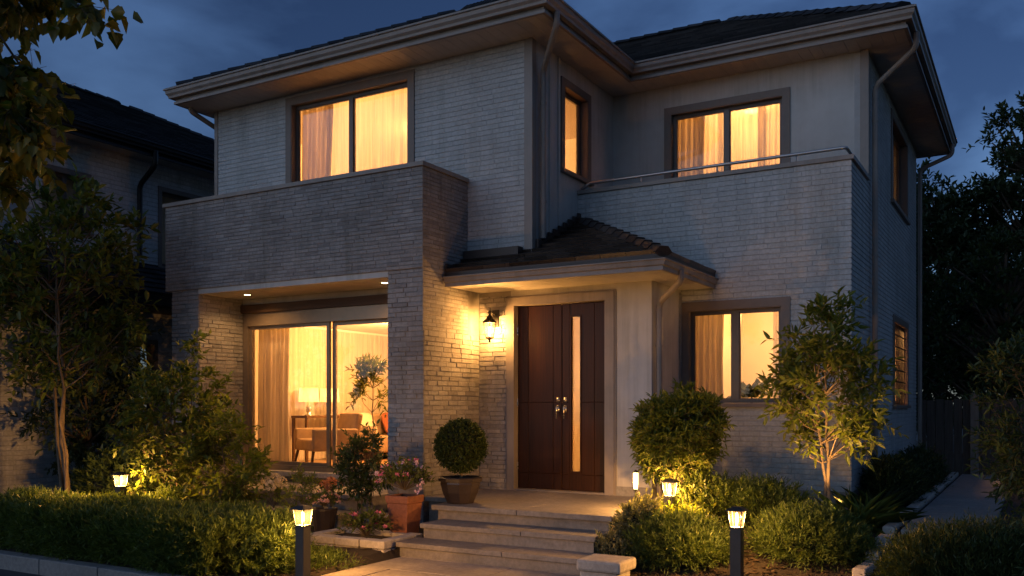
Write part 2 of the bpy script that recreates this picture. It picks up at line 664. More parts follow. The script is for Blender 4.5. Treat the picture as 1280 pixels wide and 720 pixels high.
def bend(pts, r=0.06, k=5):
    """round the corners of a polyline"""
    pts = [Vector(p) for p in pts]
    out = [pts[0]]
    for i in range(1, len(pts) - 1):
        a, p, b = pts[i - 1], pts[i], pts[i + 1]
        ra = min(r, (a - p).length * .45, (b - p).length * .45)
        s, e = p + (a - p).normalized() * ra, p + (b - p).normalized() * ra
        for j in range(k + 1):
            t = j / k
            out.append(s * (1 - t) ** 2 + p * 2 * t * (1 - t) + e * t * t)
    out.append(pts[-1])
    return out

def wavy(F, u0, u1, v0, v1, w, rng, folds, amp, mb, gather=0.0, m=0, nz=14):
    """hanging cloth with vertical folds"""
    n = max(12, folds * 10)
    ph = [rng.uniform(-0.6, 0.6) for _ in range(folds + 2)]
    am = [rng.uniform(0.55, 1.2) for _ in range(folds + 2)]
    def col(i):
        t = i / n
        x = t * folds
        k = int(x)
        f = x - k
        a = am[k] * (1 - f) + am[k + 1] * f
        p = ph[k] * (1 - f) + ph[k + 1] * f
        return t, a, p
    vs, fs = [], []
    for side in (0, 1):
        for j in range(nz + 1):
            s = j / nz
            v = v1 + (v0 - v1) * s
            pinch = 1 - gather * (1 - abs(2 * s - 1))
            for i in range(n + 1):
                t, a, p = col(i)
                uu = u0 + (u1 - u0) * (t * pinch)
                ww = w + amp * a * (0.45 + 0.55 * s ** 0.5) * math.sin(2 * math.pi * t * folds + p + 0.5 * s * a) - 0.003 * side
                vs.append(F.p(uu, v, ww))
    st = (n + 1) * (nz + 1)
    for side in (0, 1):
        for j in range(nz):
            for i in range(n):
                a = side * st + j * (n + 1) + i
                q = (a, a + 1, a + n + 2, a + n + 1)
                fs.append(q if side == 0 else q[::-1])
    mb.add(vs, fs, m)

# ------------------------------------------------------------------ windows
def window(parent, F, u0, u1, v0, v1, panes=2, recess=0.07, fw=0.05, surround=0.085, sill=True, mull=0.07, casing=True, mat='frame', bars=False, name='window', sproud=0.022):
    """casing proud of the wall, frame set back in the hole, one glass per light"""
    mb = MB()
    d0, d1 = -recess - 0.05, -recess
    e = 0.002
    for a, b, c, d in ((u0 + e, u0 + fw, v0 + e, v1 - e), (u1 - fw, u1 - e, v0 + e, v1 - e), (u0 + fw, u1 - fw, v0 + e, v0 + fw), (u0 + fw, u1 - fw, v1 - fw, v1 - e)):
        mb.fbox(F, a, b, c, d, d0, d1)
    w = (u1 - u0 - 2 * fw)
    cuts = [u0 + fw + w * i / panes for i in range(panes + 1)]
    for c in cuts[1:-1]:
        mb.fbox(F, c - mull / 2, c + mull / 2, v0 + fw, v1 - fw, d0 + 0.004, d1 + 0.006)
    # glazing beads
    g = []
    for i in range(panes):
        a = cuts[i] + (mull / 2 if i else 0)
        b = cuts[i + 1] - (mull / 2 if i < panes - 1 else 0)
        g.append((a, b))
        for (p, q, r, s) in ((a, a + .014, v0 + fw, v1 - fw), (b - .014, b, v0 + fw, v1 - fw), (a + .014, b - .014, v0 + fw, v0 + fw + .014), (a + .014, b - .014, v1 - fw - .014, v1 - fw)):
            mb.fbox(F, p, q, r, s, d0 + 0.01, d1 - 0.012)
    win = mb.build(name, M[mat], parent)
    for a, b in g:
        p = MB()
        p.fbox(F, a + .004, b - .004, v0 + fw + .004, v1 - fw - .004, d0 + 0.018, d0 + 0.024)
        p.build('pane', M['glass'], win)
    if casing:
        c = MB()
        s = surround
        c.fbox(F, u0 - s, u0, v0 - (0 if sill else s), v1 + s, -0.05, sproud)
        c.fbox(F, u1, u1 + s, v0 - (0 if sill else s), v1 + s, -0.05, sproud)
        c.fbox(F, u0, u1, v1, v1 + s, -0.05, sproud)
        if not sill:
            c.fbox(F, u0, u1, v0 - s, v0, -0.05, sproud)
        # inner reveal lining
        for a, b, p, q in ((u0 - .001, u0 + .012, v0, v1), (u1 - .012, u1 + .001, v0, v1), (u0 + .012, u1 - .012, v1 - .012, v1 + .001)):
            c.fbox(F, a, b, p, q, -recess + .001, sproud - .006)
        c.build('surround', M['surround'], win)
    if sill:
        sl = MB()
        sl.fbox(F, u0 - surround - 0.02, u1 + surround + 0.02, v0 - 0.05, v0 - 0.001, -recess, 0.055)
        sl.build('sill', M['surround'], win)
    if bars:
        bb = MB()
        for k in range(1, 9):
            u = u0 + (u1 - u0) * k / 9
            bb.tube([F.p(u, v0 + .01, -0.02), F.p(u, v1 - .01, -0.02)], 0.011, 6)
        for k in range(1, 7):
            v = v0 + (v1 - v0) * k / 7
            bb.fbox(F, u0, u1, v - .009, v + .009, -0.016, -0.008)
        bb.build('security_bars', M['black'], win)
    return win

# ------------------------------------------------------------------ the house
rng = random.Random(11)
P = 0.45                                   # porch level
YB, YD, YW, YU, YR, YG = 8.57, 9.80, 10.80, 9.54, 11.95, 9.41
XB, XL, XBL, XU, XRT, XC = -6.20, -10.74, -10.66, -5.27, -1.83, -3.84
YK = 17.2
ZS, ZT, ZF = 5.95, 4.36, 3.30             # soffit, parapet top, upper floor

house = thing('two_storey_house', 'pale two-storey brick house with lit windows, dark hip roof and porch', 'house', (-6, 12, 0))

def part(mb, name, mats, parent=house, smooth=False):
    return mb.build(name, mats, parent, smooth)

# -- upper left wall (painted brick) and its plastered return
wb = [M['white_mortar'], M['white_brick']]
WUL = (-9.19, -7.12, 3.62, 5.80)
mb = MB()
wall(mb, FY(YU), XL, XU, 3.32, ZS, [WUL])
bricks(mb, FY(YU), XL + 0.06, XU - 0.10, 3.32, ZS, rng, [(WUL[0] - .08, WUL[1] + .08, WUL[2], WUL[3] + .1)], m=1)
part(mb, 'brick_wall', wb)
mb = MB()
mb.fbox(FY(YU), XU - 0.098, XU + 0.012, 3.1, ZS, -0.02, 0.022)
part(mb, 'corner_trim', M['trim'])
mb = MB()
mb.fbox(FX(XU), YU + 0.02, YU + 0.09, 3.1, ZS, -0.02, 0.009)
part(mb, 'corner_trim', M['trim'])
mb = MB()
mb.fbox(FY(YU), XL - .01, XL + 0.058, 3.3, ZS, -0.02, 0.018)
part(mb, 'corner_trim', M['trim'])
WUS = (10.38, 11.08, 4.55, 5.64)
mb = MB()
wall(mb, FX(XU), YU + .15, YR + 0.3, 3.1, ZS, [WUS])
for y in (9.98, 10.22):
    mb.fbox(FX(XU), y - .02, y + .02, 3.1, ZS, -.02, .022)
part(mb, 'plaster_wall', M['plaster'])
# -- left flank of the whole house
mb = MB()
wall(mb, FL(XL), -YK, -YU - .15, 0.0, ZS)
bricks(mb, FL(XL), -YK, -YU, 3.3, ZS, rng, m=1)
part(mb, 'brick_wall', wb)
# -- upper right wall, plaster, recessed behind the balcony
WUR = (-4.40, -2.86, 3.45, 5.56)
mb = MB()
wall(mb, FY(YR), XU, XRT - .15, 3.2, ZS, [WUR])
part(mb, 'plaster_wall', M['plaster'])
# -- right block front: window wall and balcony parapet in one plane
WR = (-3.75, -2.60, 1.54, 2.69)
mb = MB()
wall(mb, FY(YW), XU, XRT, 0.52, ZT - .05, [WR])
bricks(mb, FY(YW), XU, XRT + .012, 0.52, ZT - .05, rng, [(WR[0] - .08, WR[1] + .08, WR[2] - .03, WR[3] + .08)], m=1)
part(mb, 'brick_wall', wb)
mb = MB()
wall(mb, FY(YW), XC + .02, XRT, 0.0, 0.52, thick=.13)
wall(mb, FX(XRT), YW + .13, YK, 0.0, 0.52, thick=.13)
part(mb, 'foundation', M['concrete'])
# -- right flank
WSL = (14.3, 15.9, 1.52, 2.76)
WSU = (14.1, 15.85, 4.50, 5.72)
mb = MB()
wall(mb, FX(XRT), YW + .15, YR, 0.52, ZT - .05)
wall(mb, FX(XRT), YR, YK, 0.52, ZS, [WSL, WSU])
hl = [(WSL[0] - .08, WSL[1] + .08, WSL[2] - .03, WSL[3] + .08), (WSU[0] - .08, WSU[1] + .08, WSU[2] - .03, WSU[3] + .08)]
bricks(mb, FX(XRT), YW, YR, 0.52, ZT - .05, rng, m=1)
bricks(mb, FX(XRT), YR, YK, 0.52, ZS, rng, hl, m=1)
part(mb, 'brick_wall', wb)
mb = MB()
wall(mb, FB(YK), -XRT, -XL, 0.0, ZS)
part(mb, 'plaster_wall', M['plaster'])
mb = MB()
mb.fbox(FY(YR), XRT - .08, XRT + .02, ZT - .02, ZS, -.02, .016)
mb.fbox(FX(XRT), YR + .02, YR + .08, ZT - .02, ZS, -.02, .02)
part(mb, 'corner_trim', M['trim'])
# -- copings and balcony floors
mb = MB()
mb.box(XU + .0, XRT + .04, YW - .035, YW + .17, ZT - .05, ZT)
mb.box(XRT - .17, XRT + .04, YW + .17, YR - .02, ZT - .05, ZT)
mb.box(XU, XRT - .15, YW + .15, YR, 3.16, 3.26)
part(mb, 'coping', M['trim'])
# -- the grey stone box: parapet, two piers, opening
gs = [M['grey_mortar'], M['grey_stone']]
kw = dict(ch=0.047, bl=(0.14, 0.24), gap=0.005, vgap=0.002, d=(0.005, 0.0095), m=1, chj=0.05, tilt=0.002)
mb = MB()
ZB = 3.12
wall(mb, FY(YB), XBL, XB, ZB, ZT - .05, thick=.2)
wall(mb, FX(XB), YB + .2, YU, ZB, ZT - .05, thick=.2)
wall(mb, FL(XBL), -YU, -YB - .2, ZB, ZT - .05, thick=.2)
bricks(mb, FY(YB), XBL, XB + .012, ZB, ZT - .05, rng, **kw)
bricks(mb, FX(XB), YB, YU, 2.4, ZT - .05, rng, **kw)
bricks(mb, FL(XBL), -YU, -YB, ZB, ZT - .05, rng, **kw)
part(mb, 'stone_parapet', gs)
mb = MB()
mb.box(XBL - .03, XB + .035, YB - .035, YB + .22, ZT - .05, ZT)
mb.box(XB - .22, XB + .035, YB + .22, YU - .024, ZT - .05, ZT)
mb.box(XBL - .03, XBL + .22, YB + .22, YU - .024, ZT - .05, ZT)
part(mb, 'coping', M['trim'])
OPL, OPR = -10.01, -6.71
kp = dict(kw)
kp.update(ch=0.057, bl=(0.15, 0.25), d=(0.004, 0.0145), chj=.08, tilt=.003, vgap=.005)
mb = MB()
mb.box(OPR, XB, YB + .02, YD, 0.0, ZB)
bricks(mb, FY(YB + .02), OPR - .01, XB + .01, 0.0, ZB, rng, **kp)
bricks(mb, FX(XB), YB + .02, YD, 0.0, 2.4, rng, **kp)
bricks(mb, FL(OPR), -YG, -YB - .02, 0.0, ZB - .07, rng, **kp)
part(mb, 'stone_pier', gs)
mb = MB()
mb.box(-10.54, OPL, YB + .02, YG + .2, 0.0, ZB)
bricks(mb, FY(YB + .02), -10.55, OPL + .01, 0.0, ZB, rng, **kp)
bricks(mb, FX(OPL), YB + .02, YG - .02, 0.0, ZB - .07, rng, **kp)
bricks(mb, FL(-10.54), -YG, -YB - .02, 0.0, ZB, rng, **kp)
part(mb, 'stone_pier', gs)
mb = MB()
mb.box(OPL, OPR, YB + .012, YG + .15, 3.05, ZB - .001)
mb.box(XBL + .2, XB - .2, YB + .2, YU, ZB + .1, 3.3)
part(mb, 'recess_ceiling', M['plaster'])
for x, y in ((-9.45, 8.95), (-7.05, 8.95)):
    mb = MB()
    mb.lathe((x, y, 3.05), [(0.062, -0.006), (0.062, 0.002)], 20)
    d = mb.build('downlight', M['trim'], house)
    mb = MB()
    mb.lathe((x, y, 3.05), [(0.042, -0.0075), (0.042, -0.0055)], 16)
    mb.build('bulb', M['downlight'], d)
    lamp('downlight_lamp', (x, y, 3.03), 45, (1, 0.53, 0.18), 0.04, house, 'SPOT', spot=(R(150), 0.7))
# -- the porch wall: stone left of the door, plaster right of it
DL, DR, DZ0, DZ1 = -5.66, -4.42, P + .02, P + 2.31
mb = MB()
wall(mb, FY(YD), XB, -5.72, 0.3, 2.98, thick=.2)
bricks(mb, FY(YD), XB + .02, DL - .06, 0.3, 2.90, rng, **kp)
part(mb, 'stone_wall', gs)
mb = MB()
wall(mb, FY(YD), -5.72, XC, 0.3, 2.98, [(DL - .02, DR + .02, DZ0 - .3, DZ1 + .02)], thick=.2)
wall(mb, FX(XC), YD + .2, YW, 0.3, 2.98, thick=.15)
part(mb, 'plaster_wall', M['plaster'])
mb = MB()
mb.fbox(FY(YD), DR + .13, XC + .012, 0.3, 0.56, -.01, .012)
mb.fbox(FX(XC), YD + .01, YW - .002, 0.3, 0.56, -.01, .012)
mb.fbox(FX(XC), YW - .09, YW - .02, 0.56, 2.9, -.01, .015)
part(mb, 'plinth', M['concrete'])
# door
F = FY(YD)
mb = MB()
for a, b, c, d in ((DL - .10, DL, P, DZ1 + .10), (DR, DR + .12, P, DZ1 + .10), (DL, DR, DZ1, DZ1 + .10)):
    mb.fbox(F, a, b, c, d, -.15, .032)
mb.fbox(F, DL - .12, DL - .10, P, DZ1 + .12, -.02, .02)
mb.fbox(F, DL - .12, DR + .14, DZ1 + .10, DZ1 + .12, -.02, .02)
mb.fbox(F, DR + .12, DR + .14, P, DZ1 + .10, -.02, .02)
mb.fbox(F, DL, DR, P, DZ0, -.15, .02)
dframe = part(mb, 'entrance_door', M['trim'])
XM = -5.03
def leaf(a, b, glass=None):
    mb = MB()
    hs = [glass] if glass else []
    us = [a, b] if not glass else [a, glass[0], glass[1], b]
    wall(mb, Fr((0, YD + .07), (1, 0), (0, -1)), a, b, DZ0 + .004, DZ1 - .004, hs, .045)
    FF = FY(YD + .07)
    # applied panels leave thin V grooves
    def slab(u0, u1, v0, v1):
        c = .004
        mb.add([FF.p(u0, v0, 0), FF.p(u1, v0, 0), FF.p(u1, v1, 0), FF.p(u0, v1, 0), FF.p(u0 + c, v0 + c, .006), FF.p(u1 - c, v0 + c, .006), FF.p(u1 - c, v1 - c, .006), FF.p(u0 + c, v1 - c, .006)],
               [(4, 5, 6, 7), (0, 1, 5, 4), (1, 2, 6, 5), (2, 3, 7, 6), (3, 0, 4, 7)])
    zs = [DZ0 + .01, DZ0 + .2, DZ0 + 1.08, DZ1 - .01]
    if glass:
        cols = [(a + .004, glass[0] - .02), (glass[1] + .02, glass[1] + .19), (glass[1] + .19, b - .004)]
    else:
        cols = [(a + .004, a + .15), (a + .15, b - .12), (b - .12, b - .004)]
    for u0, u1 in cols:
        for z0, z1 in zip(zs, zs[1:]):
            slab(u0 + .001, u1 - .001, z0 + .001, z1 - .001)
    o = mb.build('door_leaf', M['door_wood'], dframe)
    if glass:
        g = MB()
        g.fbox(FF, glass[0] + .003, glass[1] - .003, glass[2] + .003, glass[3] - .003, -.028, -.02)
        g.build('glass_strip', M['frosted'], dframe)
        g = MB()
        u0, u1, v0, v1 = glass
        for p, q, r, s in ((u0 - .018, u0, v0 - .018, v1 + .018), (u1, u1 + .018, v0 - .018, v1 + .018), (u0, u1, v0 - .018, v0), (u0, u1, v1, v1 + .018)):
            g.fbox(FF, p, q, r, s, -.01, .012)
        g.build('glazing_trim', M['door_wood'], dframe)
    return o
k = N('frosted_glass')
tr = k.n('BsdfTranslucent'); tr.inputs['Color'].default_value = (.9, .85, .75, 1)
gl = k.n('BsdfGlossy'); gl.inputs['Roughness'].default_value = .15
mx = k.n('MixShader'); mx.inputs['Fac'].default_value = .07
k.l(tr.outputs[0], mx.inputs[1]); k.l(gl.outputs[0], mx.inputs[2]); k.l(mx.outputs[0], k.o.inputs['Surface'])
M['frosted'] = k.m
leaf(DL + .006, XM - .003)
leaf(XM + .003, DR - .006, (XM + .125, XM + .245, DZ0 + .24, DZ1 - .17))
FF = FY(YD + .064)
for u in (XM - .055, XM + .045):
    mb = MB()
    mb.fbox(FF, u - .018, u + .018, P + .98, P + 1.06, 0, .008)
    mb.fbox(FF, u - .018, u + .018, P + 1.10, P + 1.16, 0, .008)
    mb.tube([FF.p(u, P + 1.13, 0), FF.p(u, P + 1.13, .02)], .012, 8)
    mb.tube(bend([FF.p(u, P + 1.045, .0), FF.p(u, P + 1.045, .05), FF.p(u, P + .9, .05)], .02), .009, 8)
    mb.build('door_handle', M['chrome'], dframe, True)
for v in (P + .3, P + 1.1, P + 2.0):
    mb = MB()
    mb.tube([FF.p(DL + .004, v - .05, .006), FF.p(DL + .004, v + .05, .006)], .009, 8)
    mb.build('hinge', M['chrome'], dframe)
# -- sliding door
F = FY(YG)
mb = MB()
mb.fbox(F, OPL + .002, OPR - .002, 2.845, 2.965, -.12, .075)
mb.build('header_beam', M['brown_beam'], house)
mb = MB()
mb.fbox(F, OPL + .002, OPR - .002, 2.966, 3.049, -.12, .03)
mb.build('recess_wall', M['plaster'], house)
sd0 = 0.60
mb = MB()
for a, b, c, d, w0, w1 in ((OPL + .002, OPL + .10, sd0, 2.843, -.12, .02), (OPR - .06, OPR - .002, sd0, 2.843, -.12, .02), (OPL + .1, OPR - .06, sd0, sd0 + .07, -.12, .03), (OPL + .1, OPR - .06, 2.66, 2.843, -.12, .03)):
    mb.fbox(F, a, b, c, d, w0, w1)
for a, b, w in ((-8.44, -8.385, -.02), (-8.375, -8.32, -.07)):
    mb.fbox(F, a, b, sd0 + .07, 2.66, w - .035, w)
for a, b, w in ((OPL + .1, -8.44, -.02), (-8.32, OPR - .06, -.07)):
    mb.fbox(F, a, b, sd0 + .07, sd0 + .12, w - .035, w)
    mb.fbox(F, a, b, 2.61, 2.66, w - .035, w)
    if w == -.02:
        mb.fbox(F, a, a + .05, sd0 + .12, 2.61, w - .035, w)
    else:
        mb.fbox(F, b - .05, b, sd0 + .12, 2.61, w - .035, w)
slide = mb.build('sliding_door', M['bright_frame'], house)
for a, b, w in ((OPL + .15, -8.44, -.037), (-8.32, OPR - .11, -.087)):
    mb = MB()
    mb.fbox(F, a + .001, b - .001, sd0 + .121, 2.609, w - .003, w + .003)
    mb.build('pane', M['glass'], slide)
mb = MB()
mb.box(OPL, OPR, YG - .16, YG + .02, sd0 - .07, sd0 - .002)
mb.build('threshold', M['pale_stone'], slide)
# wall above the ground-floor glass, closing the room behind
mb = MB()
wall(mb, FY(YG), OPL, OPR, 0.0, sd0 - .07, thick=.1)
part(mb, 'foundation', M['concrete'])
# -- windows
window(house, FY(YU), *WUL, panes=2, sill=True, fw=.055, surround=.10)
window(house, FX(XU), *WUS, panes=1, recess=.09, surround=.09, sill=True)
window(house, FY(YR), *WUR, panes=2, surround=.09, sill=True)
window(house, FY(YW), *WR, panes=2, surround=.10, sill=True, mull=.09, fw=.045)
window(house, FX(XRT), *WSL, panes=2, surround=.09, bars=True, recess=.09)
window(house, FX(XRT), *WSU, panes=2, surround=.09, recess=.09)

# -- eaves: soffit, fascia, gutters
EV = [(-10.98, 17.68), (-10.98, 9.0), (-4.82, 9.0), (-4.82, 11.5), (-1.33, 11.5), (-1.33, 17.68), (-10.98, 17.68)]
ZE = ZS + .20
def zz(p, z): return (p[0], p[1], z)
mb = MB()
y0 = 9.0
# boards: strips a hand wide with a fine joint
def boards(mb, x0, x1, y0, y1, along, z=ZS, bw=.14):
    if along == 'x':
        y = y0
        while y < y1 - 1e-4:
            e = min(y + bw, y1)
            mb.box(x0, x1, y + .002, e - .002, z, z + .02)
            y = e
    else:
        x = x0
        while x < x1 - 1e-4:
            e = min(x + bw, x1)
            mb.box(x + .002, e - .002, y0, y1, z, z + .02)
            x = e
boards(mb, -10.96, -4.84, 9.02, YU - .001, 'y')
boards(mb, XU + .001, -4.84, YU, YR - .001, 'x')
boards(mb, -4.838, -1.35, 11.52, YR - .001, 'y')
boards(mb, XRT + .001, -1.35, YR, 17.66, 'x')
boards(mb, -10.96, XL - .001, YU, 17.66, 'x')
boards(mb, XL, XRT, YK + .001, 17.66, 'x')
mb.box(-10.94, -4.86, 9.04, 17.64, ZS + .024, ZS + .05)
mb.box(-4.86, -1.37, 11.54, 17.64, ZS + .024, ZS + .05)
part(mb, 'soffit', M['soffit'])
walk = [(-4.82, 11.5), (-1.33, 11.5), (-1.33, 17.68), (-10.98, 17.68), (-10.98, 9.0), (-4.82, 9.0), (-4.82, 11.45)]
rev = [(-10.98, 17.68), (-10.98, 9.0), (-4.82, 9.0), (-4.82, 11.5), (-1.33, 11.5), (-1.33, 17.68)]
mb = MB()
sweep(mb, [zz(p, ZE) for p in rev], FPROF)
part(mb, 'fascia', M['trim'])
mb = MB()
sweep(mb, [zz(p, ZE) for p in rev], GPROF)
part(mb, 'gutter', M['trim'])
# -- main roofs
SL = 0.527
mb = MB()
zr = ZE + .05
def Z(d): return zr + SL * d
a, b, c, d = (-10.98, 11.5), (-1.33, 11.5), (-1.33, 17.68), (-10.98, 17.68)
h = 3.09
r0, r1 = (-10.98 + h, 14.59), (-1.33 - h, 14.59)
ex = .10
roof_face(mb, [zz((a[0], a[1] - ex), Z(-ex)), zz((b[0] + ex, b[1] - ex), Z(-ex)), zz(r1, Z(h)), zz(r0, Z(h))], (a[0], a[1] - ex, Z(-ex)), (b[0], b[1] - ex, Z(-ex)), rng)
roof_face(mb, [zz((b[0] + ex, b[1] - ex), Z(-ex)), zz((c[0] + ex, c[1] + ex), Z(-ex)), zz(r1, Z(h))], (b[0] + ex, b[1], Z(-ex)), (c[0] + ex, c[1], Z(-ex)), rng)
roof_face(mb, [zz((c[0] + ex, c[1] + ex), Z(-ex)), zz((d[0] - ex, d[1] + ex), Z(-ex)), zz(r0, Z(h)), zz(r1, Z(h))], (c[0], c[1] + ex, Z(-ex)), (d[0], d[1] + ex, Z(-ex)), rng, row=.4, tile=1.0)
roof_face(mb, [zz((d[0] - ex, d[1] + ex), Z(-ex)), zz((a[0] - ex, a[1] - ex), Z(-ex)), zz(r0, Z(h))], (d[0] - ex, d[1], Z(-ex)), (a[0] - ex, a[1], Z(-ex)), rng, row=.4, tile=1.0)
ridge_caps(mb, zz((b[0] - .03, b[1] + .03), Z(.03)), zz(r1, Z(h)), rng)
ridge_caps(mb, zz((c[0] - .05, c[1] - .05), Z(.05)), zz(r1, Z(h)), rng)
ridge_caps(mb, zz(r0, Z(h)), zz(r1, Z(h)), rng)
h2 = 3.08
q0, q1 = (-10.98, 9.0), (-4.82, 9.0)
t0 = (-7.9, 9.0 + h2)
roof_face(mb, [zz((q0[0] - ex, q0[1] - ex), Z(-ex)), zz((q1[0] + ex, q1[1] - ex), Z(-ex)), zz(t0, Z(h2))], (q0[0] - ex, q0[1] - ex, Z(-ex)), (q1[0], q1[1] - ex, Z(-ex)), rng)
roof_face(mb, [zz((q1[0] + ex, q1[1] - ex), Z(-ex)), zz((q1[0] + ex, 11.5), Z(-ex)), zz((-7.9, 14.58), Z(h2)), zz(t0, Z(h2))], (q1[0] + ex, q1[1], Z(-ex)), (q1[0] + ex, 14, Z(-ex)), rng)
roof_face(mb, [zz((q0[0] - ex, q0[1] - ex), Z(-ex)), zz(t0, Z(h2)), zz((-7.9, 14.58), Z(h2)), zz((q0[0] - ex, 11.5), Z(-ex))], (q0[0] - ex, 14, Z(-ex)), (q0[0] - ex, 9, Z(-ex)), rng, row=.3, tile=.6)
ridge_caps(mb, zz((q1[0] - .03, q1[1] + .03), Z(.03)), zz(t0, Z(h2)), rng)
ridge_caps(mb, zz((q0[0] + .03, q0[1] + .03), Z(.03)), zz(t0, Z(h2)), rng)
part(mb, 'roof', M['roof'])

# -- porch roof
PE = 3.06
px1 = -3.40
def ZP(d): return PE + .06 + .465 * d
mb = MB()
roof_face(mb, [(XB + .03, 9.0, ZP(0)), (XU, 9.0, ZP(0)), (XU, YU - .02, ZP(YU - 9.02)), (XB + .03, YU - .02, ZP(YU - 9.02))], (XB, 9.0, ZP(0)), (XU, 9.0, ZP(0)), rng, row=.19, tile=.30, lift=.036)
tX = px1 - (YW - 9.0)
roof_face(mb, [(XU + .01, 9.0, ZP(0)), (px1, 9.0, ZP(0)), (tX, YW - .02, ZP(YW - .02 - 9)), (XU + .01, YW - .02, ZP(YW - 9.02))] if tX > XU else
          [(XU + .02, 9.0, ZP(0)), (px1, 9.0, ZP(0)), (XU + .02, 9 + px1 - XU - .02, ZP(px1 - XU - .02))], (XU, 9.0, ZP(0)), (px1, 9.0, ZP(0)), rng, row=.19, tile=.30, lift=.036)
roof_face(mb, [(px1, 9.0, ZP(0)), (px1, YW - .02, ZP(0)), (tX, YW - .02, ZP(YW - 9.02))], (px1, 9.0, ZP(0)), (px1, YW, ZP(0)), rng, row=.19, tile=.30, lift=.036)
ridge_caps(mb, (px1, 9.0, ZP(0) + .01), (tX, YW - .02, ZP(YW - 9.02) + .01), rng, .22, .10)
part(mb, 'porch_roof', M['porch_tile'])
mb = MB()
mb.box(XB + .03, XU - .12, YU - .14, YU - .014, ZP(.34), ZP(.54) + .06)
for k in range(9):
    y = YU + .06 + k * .14
    mb.box(XU + .024, XU + .05, y, y + .13, ZP(y - 9) - .02, ZP(y - 9) + .13)
mb.box(XB + .03, XB + .05, 9.0, YU - .15, ZP(.0) - .1, ZP(0) + .1)
part(mb, 'flashing', M['dark_trim'])
prev = [(XB + .024, 9.0), (px1, 9.0), (px1, YW - .014)]
mb = MB()
mb.box(XB + .026, px1 - .002, 9.0 + .002, 9.05, PE - .01, PE + .055)
mb.box(px1 - .05, px1 - .001, 9.05, YW - .016, PE - .01, PE + .055)
part(mb, 'tile_batten', M['dark_trim'])
mb = MB()
sweep(mb, [zz(p, PE) for p in prev], [(-0.03, 0.0), (-0.03, -0.12), (0.0, -0.12), (0.0, -0.075), (0.02, -0.065), (0.03, -0.02), (0.045, -0.012), (0.045, 0.0)])
pf = part(mb, 'porch_fascia', M['trim'])
mb = MB()
boards(mb, XB + .03, px1 - .03, 9.03, YD - .002, 'y', 2.95)
boards(mb, XC + .002, px1 - .03, YD, YW - .016, 'y', 2.95)
part(mb, 'porch_soffit', M['soffit'])

# -- downpipes
def pipe(pts, r=.036, straps=()):
    mb = MB()
    mb.tube(bend(pts, .09), r, 10)
    for (x, y, z) in straps:
        mb.lathe((x, y, z), [(r + .006, -.015), (r + .006, .015)], 12)
    return mb.build('downpipe', M['trim'], house, False)
ya = YU + .17
pipe([(-4.76, 9.2, ZE - .12), (-4.76, 9.2, ZE - .27), (XU + .06, ya, ZE - .55), (XU + .06, ya, ZP(ya - 9) + .1)], straps=[(XU + .06, ya, 5.2), (XU + .06, ya, 4.0)])
yb = 12.12
pipe([(-1.26, 11.9, ZE - .12), (-1.26, 11.9, ZE - .3), (XRT + .07, yb, ZE - .62), (XRT + .07, yb, .35)], straps=[(XRT + .07, yb, z) for z in (5.1, 3.4, 1.6)])
pipe([(px1 + .02, 9.5, PE - .06), (px1 + .02, 9.5, PE - .18), (XC + .06, YD + .09, PE - .36), (XC + .06, YD + .09, .42)], straps=[(XC + .06, YD + .09, 2.2), (XC + .06, YD + .09, 1.0)])
pipe([(-1.26, 17.3, ZE - .12), (-1.26, 17.3, ZE - .3), (XRT + .06, YK + .06, ZE - .5), (XRT + .06, YK + .06, .4)])
pipe([(-10.9, 9.2, ZE - .12), (-10.9, 9.2, ZE - .25), (XL - .06, YU + .2, ZE - .45), (XL - .06, YU + .2, 3.4)])
# -- balcony rail
mb = MB()
zr_ = ZT + .11
mb.tube(bend([(XU + .03, YW + .03, ZT + .02), (XU + .14, YW + .06, zr_ - .01), (XRT - .06, YW + .06, zr_), (XRT - .06, YW + .5, zr_), (XRT - .06, YR - .25, zr_)], .03), .02, 8)
for x in (-4.4, -3.4, -2.45):
    mb.tube([(x, YW + .06, ZT - .01), (x, YW + .06, zr_)], .012, 6)
for y in (YW + .5, YR - .3):
    mb.tube([(XRT - .06, y, ZT - .01), (XRT - .06, y, zr_)], .012, 6)
part(mb, 'balcony_rail', M['rail'], smooth=True)

# ------------------------------------------------------------------ rooms behind the glass
def room(x0, x1, y0, y1, z0, z1, skip=(), floor=True):
    mb = MB()
    t = .04
    if 'l' not in skip: mb.box(x0 - t, x0, y0, y1, z0, z1)
    if 'r' not in skip: mb.box(x1, x1 + t, y0, y1, z0, z1)
    if 'b' not in skip: mb.box(x0 - t, x1 + t, y1, y1 + t, z0, z1)
    if 'f' not in skip: mb.box(x0 - t, x1 + t, y0 - t, y0, z0, z1)
    mb.box(x0 - t, x1 + t, y0 - (0 if 'f' in skip else t), y1 + t, z1, z1 + t)
    mb.box(x0 - t, x1 + t, y0 - (0 if 'f' in skip else t), y1 + t, z0 - t, z0, 1)
    mb.build('room', [M['room'], M['room_floor']], house)
room(-10.52, OPR + .25, YG + .10, 13.6, sd0 - .01, 2.84, 'f')
room(-5.95, XC - .17, YD + .16, 12.5, P, 2.86, 'f')
room(-3.77, XRT - .17, YW + .12, 13.3, .7, 2.98, 'f')
room(-3.9, XRT - .12, 13.45, 17.0, .7, 2.98, 'r')
room(XL + .17, XU - .12, YU + .12, 13.2, 3.42, 5.86, 'fr')
room(XU + .1, XRT - .17, YR + .12, 13.9, 3.38, 5.86, 'f')
room(-4.9, XRT - .12, 14.02, 17.0, 3.38, 5.86, 'r')
mb = MB()                                   # close the gap between the side wall and the upper left room beyond the corner
mb.box(XU - .14, XU - .1, 11.9, 13.24, 3.3, 5.9)
mb.build('room', M['room'], house)
WARM = (1.0, 0.465, 0.135)
